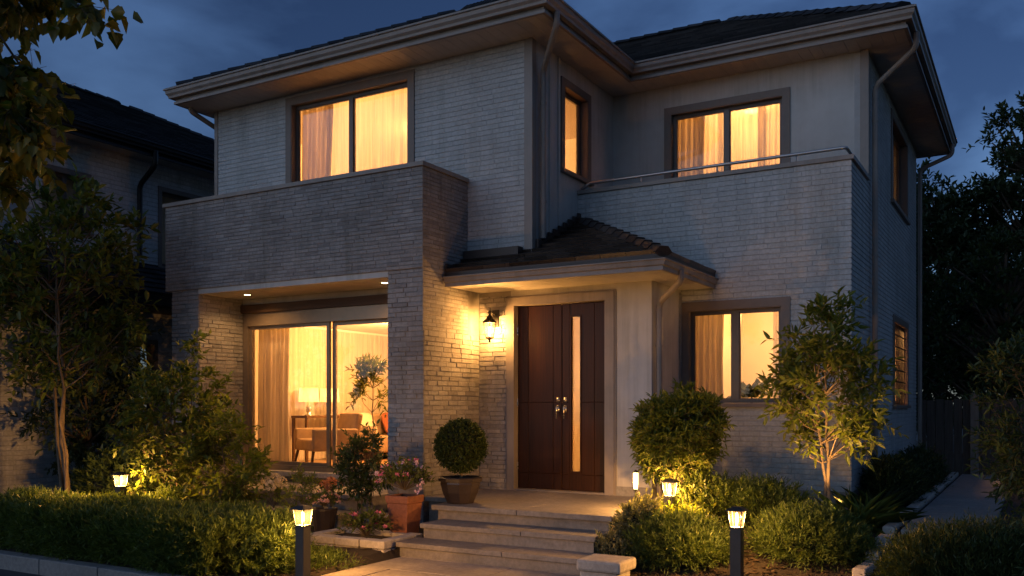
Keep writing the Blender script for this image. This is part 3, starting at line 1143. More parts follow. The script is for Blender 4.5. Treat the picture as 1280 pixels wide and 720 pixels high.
def ceiling_lamp(x, y, z, p, col=WARM, r=.14):
    mb = MB()
    mb.lathe((x, y, z), [(r * .6, -.07), (r, -.05), (r, -.005)], 20)
    o = mb.build('ceiling_lamp', M['ceil_glow'], house, True)
    lamp('ceiling_light', (x, y, z - .22), p, col, .12, house)
M['ceil_glow'] = mat_emit('ceiling_lamp_glow', (1, .7, .35), 5)
ceiling_lamp(-8.6, 11.3, 2.84, 470)
ceiling_lamp(-5.0, 11.2, 2.86, 560)
ceiling_lamp(-2.9, 12.2, 2.98, 66)
ceiling_lamp(-3.0, 15.6, 2.98, 260)
ceiling_lamp(-8.2, 11.6, 5.86, 380)
ceiling_lamp(-3.6, 13.1, 5.86, 110)
ceiling_lamp(-3.4, 15.4, 5.86, 8)

# curtains: things that hang inside
def curtain(F, u0, u1, v0, v1, w, folds, amp, mat, label, gather=0.0, group=None):
    mb = MB()
    wavy(F, u0, u1, v0, v1, w, random.Random(int(abs(u0) * 100) + folds), folds, amp, mb, gather)
    return tag(mb.build('curtain', M[mat], None, True, recalc=False), label, 'curtain', group)
Fg = FY(YG)
curtain(Fg, -9.92, -9.32, sd0 + .02, 2.78, -.22, 7, .045, 'drape', 'beige full-length drape gathered at the left of the sliding glass door', 0.05)
curtain(FL(-10.52), -13.55, -9.9, sd0 + .02, 2.80, -.06, 26, .012, 'sheer', 'pale sheer curtain covering the far wall of the living room')
Fu = FY(YU)
curtain(Fu, -9.2, -8.62, 3.44, 5.82, -.24, 6, .045, 'drape', 'tan drape at the left side of the upper window over the stone balcony', 0.12)
curtain(Fu, -8.75, -7.02, 3.44, 5.82, -.32, 11, .02, 'sheer', 'cream sheer curtain spread across the upper window over the stone balcony')
Fr_ = FY(YR)
curtain(Fr_, -4.42, -3.98, 3.4, 5.7, -.22, 5, .045, 'drape', 'tan drape at the left side of the balcony window behind the rail', 0.06)
curtain(Fr_, -4.1, -3.75, 3.4, 5.7, -.30, 4, .03, 'sheer', 'sheer curtain beside the tan drape in the balcony window behind the rail')
curtain(Fr_, -3.25, -2.84, 3.4, 5.7, -.24, 5, .04, 'sheer', 'sheer curtain at the right side of the balcony window behind the rail', 0.1)
curtain(Fr_, -3.80, -3.18, 3.4, 5.7, -.36, 6, .025, 'sheer', 'sheer curtain across the middle of the balcony window behind the rail')
curtain(FX(XU), 10.3, 10.62, 4.4, 5.8, -.24, 3, .03, 'sheer', 'sheer curtain in the narrow side window above the porch roof')
Fw = FY(YW)
curtain(Fw, -3.76, -3.36, 1.3, 2.85, -.22, 5, .035, 'drape', 'tan drape at the left side of the ground floor window right of the porch', 0.05)
curtain(Fw, -2.76, -2.58, 1.3, 2.85, -.24, 2, .03, 'sheer', 'narrow sheer curtain at the right side of the ground floor window')
curtain(FX(XRT), 14.15, 14.6, 4.3, 5.8, -.25, 4, .04, 'drape', 'drape in the dim upstairs window on the right flank of the house')
# ------------------------------------------------------------------ ground, road, paths
def smooth(t):
    t = min(1, max(0, t))
    return t * t * (3 - 2 * t)
def gz(x, y):
    if -5.5 < x < -3.42 and y < 8.3:
        return -0.04
    if x >= -3.42:
        return 0.34 * smooth((y - 6.9) / 2.7) - 0.02
    return 0.10 * smooth((y - 5.5) / 2.2)

k = N('garden_soil')
f = k.noise(3.0, 8, 0.7)
c = k.ramp(f, [(0.3, (0.022, 0.016, 0.011)), (0.7, (0.055, 0.040, 0.028))])
k.l(c, k.b.inputs['Base Color'])
k.b.inputs['Roughness'].default_value = 0.95
k.bump(k.noise(55, 6, 0.75), 0.9, 0.03)
M['soil'] = k.m
M['chip'] = mat_island('bark_chip', [(0, (0.02, 0.013, 0.008)), (0.6, (0.055, 0.036, 0.022)), (1, (0.10, 0.07, 0.045))], 0.9)

mb = MB()
mb.box(-600, 600, -400, 600, -0.34, -0.14)
struct(mb.build('ground', M['asphalt']))
mb = MB()
nx, ny = 110, 70
xs = np.linspace(-30, 24, nx)
xs = np.unique(np.concatenate([np.linspace(-30, -12, 20), np.linspace(-12, 1, 80), np.linspace(1, 24, 20)]))
ys = np.unique(np.concatenate([np.linspace(5.42, 11, 70), np.linspace(11, 40, 30)]))
g = random.Random(4)
vs = [(x, y, gz(x, y) + g.uniform(-.012, .012)) for y in ys for x in xs]
nx = len(xs)
fs = [(j * nx + i, j * nx + i + 1, (j + 1) * nx + i + 1, (j + 1) * nx + i) for j in range(len(ys) - 1) for i in range(nx - 1)]
mb.add(vs, fs)
mb.box(-30, 24, 5.42, 40, -.3, -.2)
struct(mb.build('garden_soil', M['soil'], recalc=False))
mb = MB()
x = -30.0
while x < 24:
    mb.bbox(x + .004, x + .896, 5.27, 5.42, -.25, 0.012, .012)
    x += .9
struct(mb.build('kerb', M['kerb']))
# front path: large flags
mb = MB()
r2 = random.Random(8)
y = 5.43
while y < 7.18:
    e = min(y + .58, 7.2)
    x = -5.45
    off = .33 if int((y - 5) / .58) % 2 else .62
    while x < -3.47:
        x1 = min(x + off, -3.45)
        if -3.45 - x1 < .15:
            x1 = -3.45
        dz = r2.uniform(-.003, .003)
        mb.bbox(x + .004, x1 - .004, y + .004, e - .004, -.06, .012 + dz, .006)
        x = x1
        off = .66
    y = e
struct(mb.build('garden_path', M['path_paving']))
mb = MB()
y = 8.3
while y < 17.1:
    z = gz(-.8, y + .4)
    mb.bbox(-1.10, -.35, y + .005, y + .795, z - .1, z + .03, .008)
    y += .8
struct(mb.build('side_path', M['side_paving']))
# wood chips and leaf litter on the beds
mb = MB()
for i in range(2600):
    x = r2.uniform(-7.6, -.4) if i % 2 else r2.uniform(-3.4, -.9)
    y = r2.uniform(5.5, 8.5) if i % 2 else r2.uniform(6.4, 9.6)
    if -5.5 < x < -3.42:
        continue
    z = gz(x, y) + .012
    a, b, l, w = r2.uniform(0, 6.3), r2.uniform(-.5, .5), r2.uniform(.012, .035), r2.uniform(.005, .012)
    dx, dy = math.cos(a), math.sin(a)
    p = [(x - dx * l - dy * w, y - dy * l + dx * w, z - b * l * .5), (x + dx * l - dy * w, y + dy * l + dx * w, z + b * l * .5),
         (x + dx * l + dy * w, y + dy * l - dx * w, z + b * l * .5), (x - dx * l + dy * w, y - dy * l - dx * w, z - b * l * .5)]
    mb.hexa(p + [(q[0], q[1], q[2] + .006) for q in p])
struct(mb.build('bark_mulch', M['chip']), 'stuff')

# edging stones of the side bed
path = [(-2.35, 6.42), (-1.75, 6.72), (-1.36, 7.35), (-1.22, 8.3), (-1.2, 9.5), (-1.2, 11), (-1.2, 13), (-1.2, 15), (-1.2, 17)]
def along(pts, step):
    out = []
    acc = 0.0
    pts = [Vector((*p, 0)) for p in pts]
    for a, b in zip(pts, pts[1:]):
        d = (b - a).length
        t = acc
        while t < d:
            out.append((a + (b - a) * (t / d), (b - a).normalized()))
            t += step
        acc = t - d
    return out
smp = [Vector((*p, 0)) for p in path]
dense = []
for i in range(len(smp) - 1):                                   # Catmull-Rom
    p0, p1, p2, p3 = smp[max(i - 1, 0)], smp[i], smp[i + 1], smp[min(i + 2, len(smp) - 1)]
    for j in range(8):
        t = j / 8
        q = 0.5 * ((2 * p1) + (p2 - p0) * t + (2 * p0 - 5 * p1 + 4 * p2 - p3) * t * t + (3 * p1 - p0 - 3 * p2 + p3) * t ** 3)
        dense.append((q.x, q.y))
first = None
for i, (p, d) in enumerate(along(dense, .42)):
    if first is None:
        mb = MB()
        mb.bbox(-.2, .2, -.055, .055, -.12, .055, .012)
        first = o = mb.build('edging_stone', M['pale_stone'])
        tag(o, 'grey edging stone in the curved row along the side bed and path', 'edging stone', 'edging stones of the side bed')
    else:
        o = first.copy()
        COL.objects.link(o)
    o.location = (p.x, p.y, gz(p.x, p.y) + .01)
    o.rotation_euler = (r2.uniform(-.02, .02), r2.uniform(-.02, .02), math.atan2(d.y, d.x))

# ------------------------------------------------------------------ steps
steps = thing('entrance_steps', 'stone entrance steps with a broad landing before the front door', 'steps', (-4.5, 7.8, 0))
mb = MB()
mb.box(XB + .025, XC, YB + .1, YD - .01, 0, P - .055)
mb.box(-5.55, -3.55, 7.96, YB + .1, 0, P - .055)
mb.build('landing_base', M['step'], steps)
mb = MB()
mb.bbox(-5.60, -4.55, 7.90, 8.58, P - .055, P, .008)
mb.bbox(-4.546, -3.50, 7.90, 8.58, P - .055, P, .008)
mb.bbox(XB + .026, -4.9, 8.585, YD - .012, P - .055, P - .001, .006)
mb.bbox(-4.896, -3.50, 8.585, YD - .012, P - .055, P - .001, .006)
mb.build('landing', M['step'], steps)
for x0, x1, y, z in ((-5.48, -3.50, 7.53, .30), (-5.52, -3.46, 7.18, .15)):
    mb = MB()
    mb.box(x0 + .03, x1 - .03, y + .03, 7.955 if z == .3 else 7.555, 0 if z == .15 else .0, z - .05)
    xm = (x0 + x1) / 2 + .2
    mb.bbox(x0, xm - .002, y, 7.958 if z == .3 else 7.558, z - .05, z, .008)
    mb.bbox(xm + .002, x1, y, 7.958 if z == .3 else 7.558, z - .05, z, .008)
    mb.build('step', M['step'], steps)
mb = MB()
mb.bbox(-3.43, -3.08, 7.06, 7.36, -.02, .075, .012)
mb.bbox(-3.45, -3.03, 7.02, 7.39, .078, .18, .024)
tag(mb.build('stone_block', M['pale_stone']), 'rough pale stone block at the right end of the lowest step', 'stone block')

terrace = thing('terrace_steps', 'low stone terrace steps below the sliding glass door', 'steps', (-8.3, 8.8, 0))
mb = MB()
mb.box(-9.9, -6.72, 8.3, YG - .01, 0, .40)
mb.bbox(-9.96, -6.72, 8.24, YG - .012, .40, .45, .008)
mb.build('step', M['step'], terrace)
mb = MB()
mb.box(-9.9, -6.3, 7.9, 8.298, 0, .22)
mb.bbox(-9.96, -6.26, 7.84, 8.296, .22, .27, .008)
mb.build('step', M['step'], terrace)

# ------------------------------------------------------------------ planters
sp = thing('stone_planter', 'low planter of pale stone blocks left of the bottom step', 'planter', (-6.1, 7.3, 0))
mb = MB()
bx = [(-6.62, -6.2), (-6.19, -5.88), (-5.87, -5.56)]
for lv, (z0, z1) in enumerate(((-.02, .085), (.089, .17))):
    for a, b in bx:
        s = r2.uniform(-.01, .01) + (0.015 if lv else 0)
        mb.bbox(a + s, b + s, 7.02 + r2.uniform(-.008, .008), 7.16, z0, z1, .014)
        mb.bbox(a, b, 7.56, 7.70, z0, z1, .014)
    mb.bbox(-6.62, -6.49, 7.165, 7.555, z0, z1, .014)
    mb.bbox(-5.69, -5.56, 7.165, 7.555, z0, z1, .014)
mb.build('block_wall', M['pale_stone'], sp)
mb = MB()
mb.box(-6.48, -5.70, 7.165, 7.55, -.02, .13)
mb.build('soil', M['soil'], sp)

M['terracotta'] = mat_stone('terracotta', (0.24, 0.085, 0.042), 0.22, 0.75, 3.0, 0.2)
M['dark_pot'] = mat_plain('glazed_dark_pot', (0.035, 0.026, 0.024), 0.32, 0.25, 5, 0.08)
TX, TY = -5.83, 7.74
tp = thing('terracotta_planter', 'tall square terracotta pot of pink flowers beside the steps', 'planter', (TX, TY, 0))
mb = MB()
def sq(z, r):
    return [(TX + r * a, TY + r * b, z) for a, b in ((-1, -1), (1, -1), (1, 1), (-1, 1))]
lv = [(.03, .106), (.075, .11), (.08, .102), (.46, .134), (.47, .128), (.48, .142), (.545, .150), (.55, .146), (.555, .146), (.555, .122), (.48, .12)]
vs = [v for z, r in lv for v in sq(z, r)]
fs = [(3, 2, 1, 0)]
for i in range(len(lv) - 1):
    for j in range(4):
        a, b = i * 4 + j, i * 4 + (j + 1) % 4
        fs.append((a, b, b + 4, a + 4))
fs.append(tuple((len(lv) - 1) * 4 + j for j in range(4)))
mb.add(vs, fs)
o = mb.build('pot', M['terracotta'], tp)
bm_ = o.modifiers.new('edge', 'BEVEL')
bm_.width = .008
bm_.segments = 2
bm_.angle_limit = R(50)

topi = thing('topiary_pot', 'clipped round boxwood ball in a dark pot on the landing', 'potted plant', (-5.42, 8.2, P))
mb = MB()
mb.lathe((-5.42, 8.2, P), [(.135, 0), (.15, .01), (.20, .12), (.225, .215), (.22, .235), (.245, .24), (.25, .275), (.24, .285), (.215, .285), (.20, .25)], 10, rot=.2)
o = mb.build('pot', M['dark_pot'], topi)
mb = MB()
mb.lathe((-5.42, 8.2, P + .25), [(.205, 0), (.1, .012), (0.001, .016)], 12)
mb.build('soil', M['soil'], topi)

dp = thing('dark_flower_pot', 'small dark pot of pale pink flowers behind the low stone planter', 'potted plant', (-6.85, 7.62, 0.05))
mb = MB()
mb.lathe((-6.85, 7.62, .06), [(.10, 0), (.13, .2), (.145, .28), (.15, .285), (.15, .31), (.125, .31), (.12, .26)], 16)
mb.build('pot', M['dark_pot'], dp)

# ------------------------------------------------------------------ lamps
LW = (1.0, 0.49, 0.135)
def lantern():
    t = thing('wall_lantern', 'lit black carriage lantern on the stone wall left of the door', 'wall lantern', (-5.93, YD, 2.4))
    cx, cy = -5.93, YD - .17
    mb = MB()
    mb.fbox(FY(YD), cx - .045, cx + .045, 2.50, 2.72, .0, .03)
    mb.tube(bend([(cx, YD - .03, 2.66), (cx, cy, 2.70), (cx, cy, 2.645)], .05), .010, 8)
    mb.build('wall_bracket', M['black'], t)
    mb = MB()
    n = 6
    mb.lathe((cx, cy, 0), [(.012, 2.30), (.02, 2.315), (.014, 2.33), (.03, 2.345), (.055, 2.35), (.06, 2.365)], n)
    mb.lathe((cx, cy, 0), [(.095, 2.545), (.102, 2.552), (.082, 2.575), (.05, 2.60), (.04, 2.625), (.02, 2.64), (.015, 2.66), (.022, 2.675), (.008, 2.70)], n)
    for j in range(n):
        a = 2 * math.pi * j / n
        mb.tube([(cx + .057 * math.cos(a), cy + .057 * math.sin(a), 2.36), (cx + .086 * math.cos(a), cy + .086 * math.sin(a), 2.548)], .0045, 5)
    mb.build('lantern_frame', M['black'], t)
    mb = MB()
    mb.lathe((cx, cy, 0), [(.053, 2.366), (.081, 2.544)], n, cap=False)
    mb.build('lantern_glass', M['lantern_glass'], t)
    mb = MB()
    mb.lathe((cx, cy, 2.375), [(.006, 0), (.011, .035), (.013, .07), (.011, .11), (.004, .13)], 12)
    mb.build('bulb', M['bulb'], t, True)
    lamp('lantern_light', (cx, cy, 2.46), 112, LW, .04, t)
lantern()

def bollard(x, y, z, label, power=16, hh=.45, rot=.0):
    t = thing('bollard_light', label, 'bollard light', (x, y, z), 'garden bollard lights')
    w = .046
    mb = MB()
    mb.bbox(x - w, x + w, y - w, y + w, z - .05, z + hh, .004)
    mb.box(x - .07, x + .07, y - .07, y + .07, z - .05, z + .012)
    mb.build('post', M['bollard'], t)
    a, b, z0, z1 = .043, .058, z + hh + .012, z + hh + .145
    mb = MB()
    mb.box(x - .05, x + .05, y - .05, y + .05, z + hh + .001, z + hh + .012)
    for s in (-1, 1):
        for q in (-1, 1):
            mb.tube([(x + s * a, y + q * a, z0), (x + s * b, y + q * b, z1)], .005, 5)
    mb.build('head_frame', M['bollard'], t)
    mb = MB()
    vs = [(x + s * a, y + q * a, z0) for s, q in ((-1, -1), (1, -1), (1, 1), (-1, 1))] + [(x + s * b, y + q * b, z1) for s, q in ((-1, -1), (1, -1), (1, 1), (-1, 1))]
    mb.add(vs, [(0, 1, 5, 4), (1, 2, 6, 5), (2, 3, 7, 6), (3, 0, 4, 7)])
    mb.build('lamp_glass', M['lamp_glass'], t)
    mb = MB()
    c = .076
    mb.add([(x - c, y - c, z1), (x + c, y - c, z1), (x + c, y + c, z1), (x - c, y + c, z1), (x - c, y - c, z1 + .008), (x + c, y - c, z1 + .008), (x + c, y + c, z1 + .008), (x - c, y + c, z1 + .008),
            (x - .03, y - .03, z1 + .034), (x + .03, y - .03, z1 + .034), (x + .03, y + .03, z1 + .034), (x - .03, y + .03, z1 + .034)],
           [(3, 2, 1, 0), (0, 1, 5, 4), (1, 2, 6, 5), (2, 3, 7, 6), (3, 0, 4, 7), (4, 5, 9, 8), (5, 6, 10, 9), (6, 7, 11, 10), (7, 4, 8, 11), (8, 9, 10, 11)])
    mb.build('cap', M['bollard'], t)
    mb = MB()
    mb.lathe((x, y, z0 + .006), [(.006, 0), (.010, .03), (.011, .07), (.009, .10), (.003, .112)], 12)
    mb.build('bulb', M['bulb'], t, True)
    lamp('bollard_lamp', (x, y, z0 + .075), power, LW, .03, t)
    return t
bollard(-5.40, 5.74, 0.03, 'lit charcoal bollard light in front of the clipped hedge end', 150)
bollard(-2.15, 7.40, 0.04, 'lit charcoal bollard light between low shrubs near the lawn', 150, .45)
bollard(-3.20, 8.66, 0.19, 'lit charcoal bollard light below the rounded bushy shrub', 195, .40)
bollard(-9.54, 7.02, 0.06, 'lit bollard light behind the hedge under the leafy shrub', 270, .47)
t = thing('spike_light', 'slim torch-like garden light standing beside the landing', 'garden light', (-3.44, 8.35, .1))
mb = MB()
mb.tube([(-3.44, 8.35, .02), (-3.44, 8.35, .66)], .009, 8)
mb.lathe((-3.44, 8.35, .66), [(.01, 0), (.022, .012), (.022, .02)], 12)
mb.lathe((-3.44, 8.35, .84), [(.026, 0), (.03, .006), (.005, .03)], 12)
mb.build('stake', M['black'], t)
mb = MB()
mb.lathe((-3.44, 8.35, .681), [(.019, 0), (.024, .08), (.024, .158)], 12)
mb.build('bulb', mat_emit('torch_glow', (1, .66, .28), 9), t, True)
lamp('torch_light', (-3.44, 8.31, .76), 30, LW, .03, t)

# ------------------------------------------------------------------ neighbour's house and the fence
nb = thing('neighbour_house', 'dark unlit neighbouring house at the left edge with hipped tile roof', 'house', (-17, 11, 0))
mb = MB()
NX = -13.5
holes = [(10.75, 12.1, 4.0, 5.35), (8.6, 9.3, 4.35, 5.25), (9.4, 10.6, 1.2, 2.6)]
wall(mb, FX(NX), 6.0, 16.5, 0, 5.85, holes)
bricks(mb, FX(NX), 6.0, 16.5, 0, 5.8, rng, [(a - .07, b + .07, c - .03, d + .08) for a, b, c, d in holes], ch=.075, bl=(.22, .26), m=1)
wall(mb, FY(6.0), -21, NX - .15, 0, 5.85)
wall(mb, FB(16.5), -NX + .15, 21, 0, 5.85)
mb.build('brick_wall', [M['white_mortar'], M['neighbour_brick']], nb)
for hh in holes:
    w_ = window(nb, FX(NX), *hh, panes=2, surround=.07, recess=.08)
    q = MB()
    q.fbox(FX(NX), hh[0], hh[1], hh[2], hh[3], -.4, -.36)
    q.build('blind', M['drape'], w_)
mb = MB()
e0, e1, e2, e3, ze = -13.0, -21.5, 5.5, 17.0, 5.95
hh = (e0 - e1) / 2
rx = (e0 + e1) / 2
zt = ze + hh * .5
roof_face(mb, [(e0, e2, ze), (e0, e3, ze), (rx, e3 - hh, zt), (rx, e2 + hh, zt)], (e0, e2, ze), (e0, e3, ze), rng)
roof_face(mb, [(e1, e2, ze), (e0, e2, ze), (rx, e2 + hh, zt)], (e1, e2, ze), (e0, e2, ze), rng, row=.3, tile=.6)
roof_face(mb, [(e0, e3, ze), (e1, e3, ze), (rx, e3 - hh, zt)], (e0, e3, ze), (e1, e3, ze), rng, row=.3, tile=.6)
roof_face(mb, [(e1, e3, ze), (e1, e2, ze), (rx, e2 + hh, zt), (rx, e3 - hh, zt)], (e1, e3, ze), (e1, e2, ze), rng, row=.3, tile=.6)
ridge_caps(mb, (rx, e2 + hh, zt), (rx, e3 - hh, zt), rng)
ridge_caps(mb, (e0, e3, ze), (rx, e3 - hh, zt), rng)
mb.build('roof', M['roof'], nb)
mb = MB()
sweep(mb, [(e1, e2, ze), (e0, e2, ze), (e0, e3, ze)], GPROF)
sweep(mb, [(e1, e2, ze), (e0, e2, ze), (e0, e3, ze)], FPROF)
mb.build('gutter', M['black'], nb)
mb = MB()
mb.box(e1 + .1, e0 - .06, e2 + .06, e3 - .06, 5.80, 5.84)
mb.build('soffit', M['soffit'], nb)
mb = MB()
mb.tube(bend([(e0 + .05, 10.2, ze - .1), (e0 + .05, 10.2, ze - .35), (NX + .08, 10.25, ze - .62), (NX + .08, 10.25, 4.1)], .1), .045, 8)
mb.build('downpipe', M['black'], nb)
mb = MB()
roof_face(mb, [(-12.45, 5.7, 3.35), (-12.45, 16.6, 3.35), (NX + .02, 16.6, 3.98), (NX + .02, 5.7, 3.98)], (-12.45, 5.7, 3.35), (-12.45, 16.6, 3.35), rng)
mb.build('lean_to_roof', M['roof'], nb)
mb = MB()
mb.box(-12.5, -12.46, 5.7, 16.6, 3.16, 3.33)
mb.box(-12.6, NX + .002, 5.75, 16.55, 3.14, 3.159)
mb.build('fascia', M['black'], nb)

M['fence'] = mat_wood('weathered_boards', (0.05, 0.04, 0.033), (0.10, 0.083, 0.07), 0.85, (22, 22, 0.9))
M['fence_post'] = mat_wood('pale_post', (0.13, 0.115, 0.1), (0.2, 0.18, 0.155), 0.85, (22, 22, 0.9))
fe = thing('wooden_fence', 'dark vertical board fence at the end of the side path', 'fence', (0, 17.3, .3))
mb = MB()
x = XRT + .02
while x < 6:
    h_ = 1.62 + r2.uniform(-.015, .015)
    mb.box(x, x + .132, 17.3, 17.322, .28, h_)
    x += .142
mb.box(XRT + .02, 6, 17.325, 17.37, .6, .69)
mb.box(XRT + .02, 6, 17.325, 17.37, 1.3, 1.39)
mb.build('board_panel', M['fence'], fe)
for x in (-.98, 1.4, 3.8):
    mb = MB()
    mb.bbox(x, x + .13, 17.18, 17.297, .2, 1.72, .008)
    mb.build('post', M['fence_post'], fe)

# ------------------------------------------------------------------ living room
M['sofa'] = mat_plain('sofa_cloth', (0.30, 0.205, 0.125), 0.9, 0.15, 8, 0.3, bscale=200)
M['cushion'] = mat_plain('cushion_cloth', (0.62, 0.52, 0.38), 0.9, 0.1, 8, 0.3, bscale=200)
M['red_cushion'] = mat_plain('rust_cloth', (0.26, 0.075, 0.03), 0.9, 0.15, 8, 0.3, bscale=200)
M['walnut'] = mat_wood('walnut', (0.06, 0.03, 0.015), (0.12, 0.065, 0.035), 0.4)
fz = sd0 - .01
def soft(mb, x0, x1, y0, y1, z0, z1, b, Mx=None):
    bm = bmesh.new()
    bmesh.ops.create_cube(bm, size=1)
    for v in bm.verts:
        v.co = Vector(((x0, x1)[v.co.x > 0], (y0, y1)[v.co.y > 0], (z0, z1)[v.co.z > 0]))
    bmesh.ops.bevel(bm, geom=bm.edges[:], offset=b, segments=4, affect='EDGES', profile=0.5)
    if Mx:
        bm.transform(Mx)
    mb.bm(bm)
ac = thing('armchair', 'low brown armchair on tapered legs behind the sliding glass door', 'armchair', (0, 0, 0))
mb = MB(); soft(mb, -.36, .36, -.34, .34, .25, .42, .03); mb.build('seat', M['sofa'], ac, True)
mb = MB(); soft(mb, -.38, .38, -.05, .05, .0, .46, .04, Matrix.Translation((0, -.33, .36)) @ Matrix.Rotation(R(12), 4, 'X')); mb.build('backrest', M['sofa'], ac, True)
for s in (-1, 1):
    mb = MB(); soft(mb, s * .40 - .045, s * .40 + .045, -.36, .34, .25, .58, .03); mb.build('armrest', M['sofa'], ac, True)
for sx in (-1, 1):
    for sy in (-1, 1):
        mb = MB(); mb.tube([(sx * .34, sy * .30, .26), (sx * .39, sy * .35, 0)], [.026, .015], 8); mb.build('leg', M['walnut'], ac, True)
ac.location = (-9.3, 10.36, fz)
ac.rotation_euler = (0, 0, R(152))
so = thing('sofa', 'brown sofa by the far wall of the lit living room', 'sofa', (-10.0, 12.5, fz))
X0, Y0, Y1 = -10.42, 11.85, 13.45
mb = MB(); soft(mb, X0, X0 + .85, Y0, Y1, fz + .12, fz + .40, .04); mb.build('seat', M['sofa'], so, True)
mb = MB(); soft(mb, X0, X0 + .24, Y0, Y1, fz + .3, fz + .78, .06); mb.build('backrest', M['sofa'], so, True)
for y in (Y0 - .09, Y1 - .09):
    mb = MB(); soft(mb, X0, X0 + .86, y, y + .18, fz + .1, fz + .58, .05); mb.build('armrest', M['sofa'], so, True)
for y in (Y0 + .05, Y1 - .05):
    for x in (X0 + .08, X0 + .76):
        mb = MB(); mb.tube([(x, y, fz + .13), (x, y, fz)], .02, 8); mb.build('leg', M['walnut'], so)
def cushion(x, y, z, rz, ry, mat, label):
    bm = bmesh.new()
    bmesh.ops.create_uvsphere(bm, u_segments=20, v_segments=12, radius=1)
    for v in bm.verts:
        c = v.co
        f_ = lambda t: math.copysign(abs(t) ** .55, t)
        edge = max(abs(f_(c.x)), abs(f_(c.y)))
        v.co = Vector((f_(c.x) * .22, f_(c.y) * .22, c.z * .075 * (1.15 - .5 * edge)))
    bm.transform(Matrix.Rotation(rz, 4, 'Z') @ Matrix.Rotation(ry, 4, 'Y'))
    bm.transform(Matrix.Translation((x, y, z)))
    mb = MB(); mb.bm(bm)
    tag(mb.build('cushion', mat, None, True), label, 'cushion')
cushion(-9.98, 12.2, fz + .60, .1, R(66), M['cushion'], 'cream cushion leaning on the brown sofa')
cushion(-10.0, 12.9, fz + .60, -.1, R(66), M['red_cushion'], 'rust red cushion leaning on the brown sofa')
cs = thing('console_table', 'narrow console table under two table lamps in the living room', 'table', (-10.25, 11.25, fz))
mb = MB(); mb.bbox(-10.42, -10.08, 10.8, 11.72, fz + .72, fz + .76, .006); mb.build('tabletop', M['walnut'], cs)
for x in (-10.39, -10.11):
    for y in (10.83, 11.69):
        mb = MB(); mb.box(x - .02, x + .02, y - .02, y + .02, fz, fz + .72); mb.build('leg', M['walnut'], cs)
M['shade'] = mat_cloth('lamp_shade', (0.9, 0.82, 0.68), 0.6)
for y, lab in ((11.02, 'table lamp with cream drum shade, left of the pair on the console table'), (11.52, 'table lamp with cream drum shade, right of the pair on the console table')):
    z = fz + .76
    t = thing('table_lamp', lab, 'lamp', (-10.24, y, z), 'table lamps on the console table')
    mb = MB(); mb.lathe((-10.24, y, z), [(.07, 0), (.07, .012), (.03, .03), (.05, .09), (.045, .15), (.015, .19), (.012, .25)], 16); mb.build('lamp_base', M['chrome'], t, True)
    mb = MB(); mb.lathe((-10.24, y, z), [(.165, .22), (.15, .45)], 28, cap=False); mb.build('lamp_shade', M['shade'], t, True)
    mb = MB(); mb.lathe((-10.24, y, z), [(.006, .25), (.012, .3), (.010, .34), (.002, .35)], 12); mb.build('bulb', mat_emit('lamp_bulb', (1, .7, .35), 12), t, True)
    lamp('lamp_light', (-10.24, y, z + .33), 5, WARM, .04, t)
st = thing('plant_stand', 'small stand under the potted plant inside the ground floor window', 'plant stand', (-3.12, 11.35, .7))
mb = MB(); mb.lathe((-3.12, 11.35, .7), [(.15, 0), (.15, .02), (.02, .04), (.02, .55), (.16, .57), (.16, .6)], 16); mb.build('pedestal', M['walnut'], st)

t = thing('ground_spotlight', 'small spotlight in the bed at the foot of the young tree', 'garden light', (-1.72, 9.2, gz(-1.72, 9.2)))
z_ = gz(-1.72, 9.2)
mb = MB()
mb.tube([(-1.72, 9.2, z_ - .05), (-1.72, 9.2, z_ + .07)], .01, 8)
mb.tube([(-1.72, 9.19, z_ + .06), (-1.735, 9.235, z_ + .15)], [.03, .038], 12)
mb.build('housing', M['black'], t)
lamp('spot_lamp', (-1.74, 9.245, z_ + .17), 160, LW, .03, t, 'SPOT', rot=(R(158), 0, 0), spot=(R(95), .8))
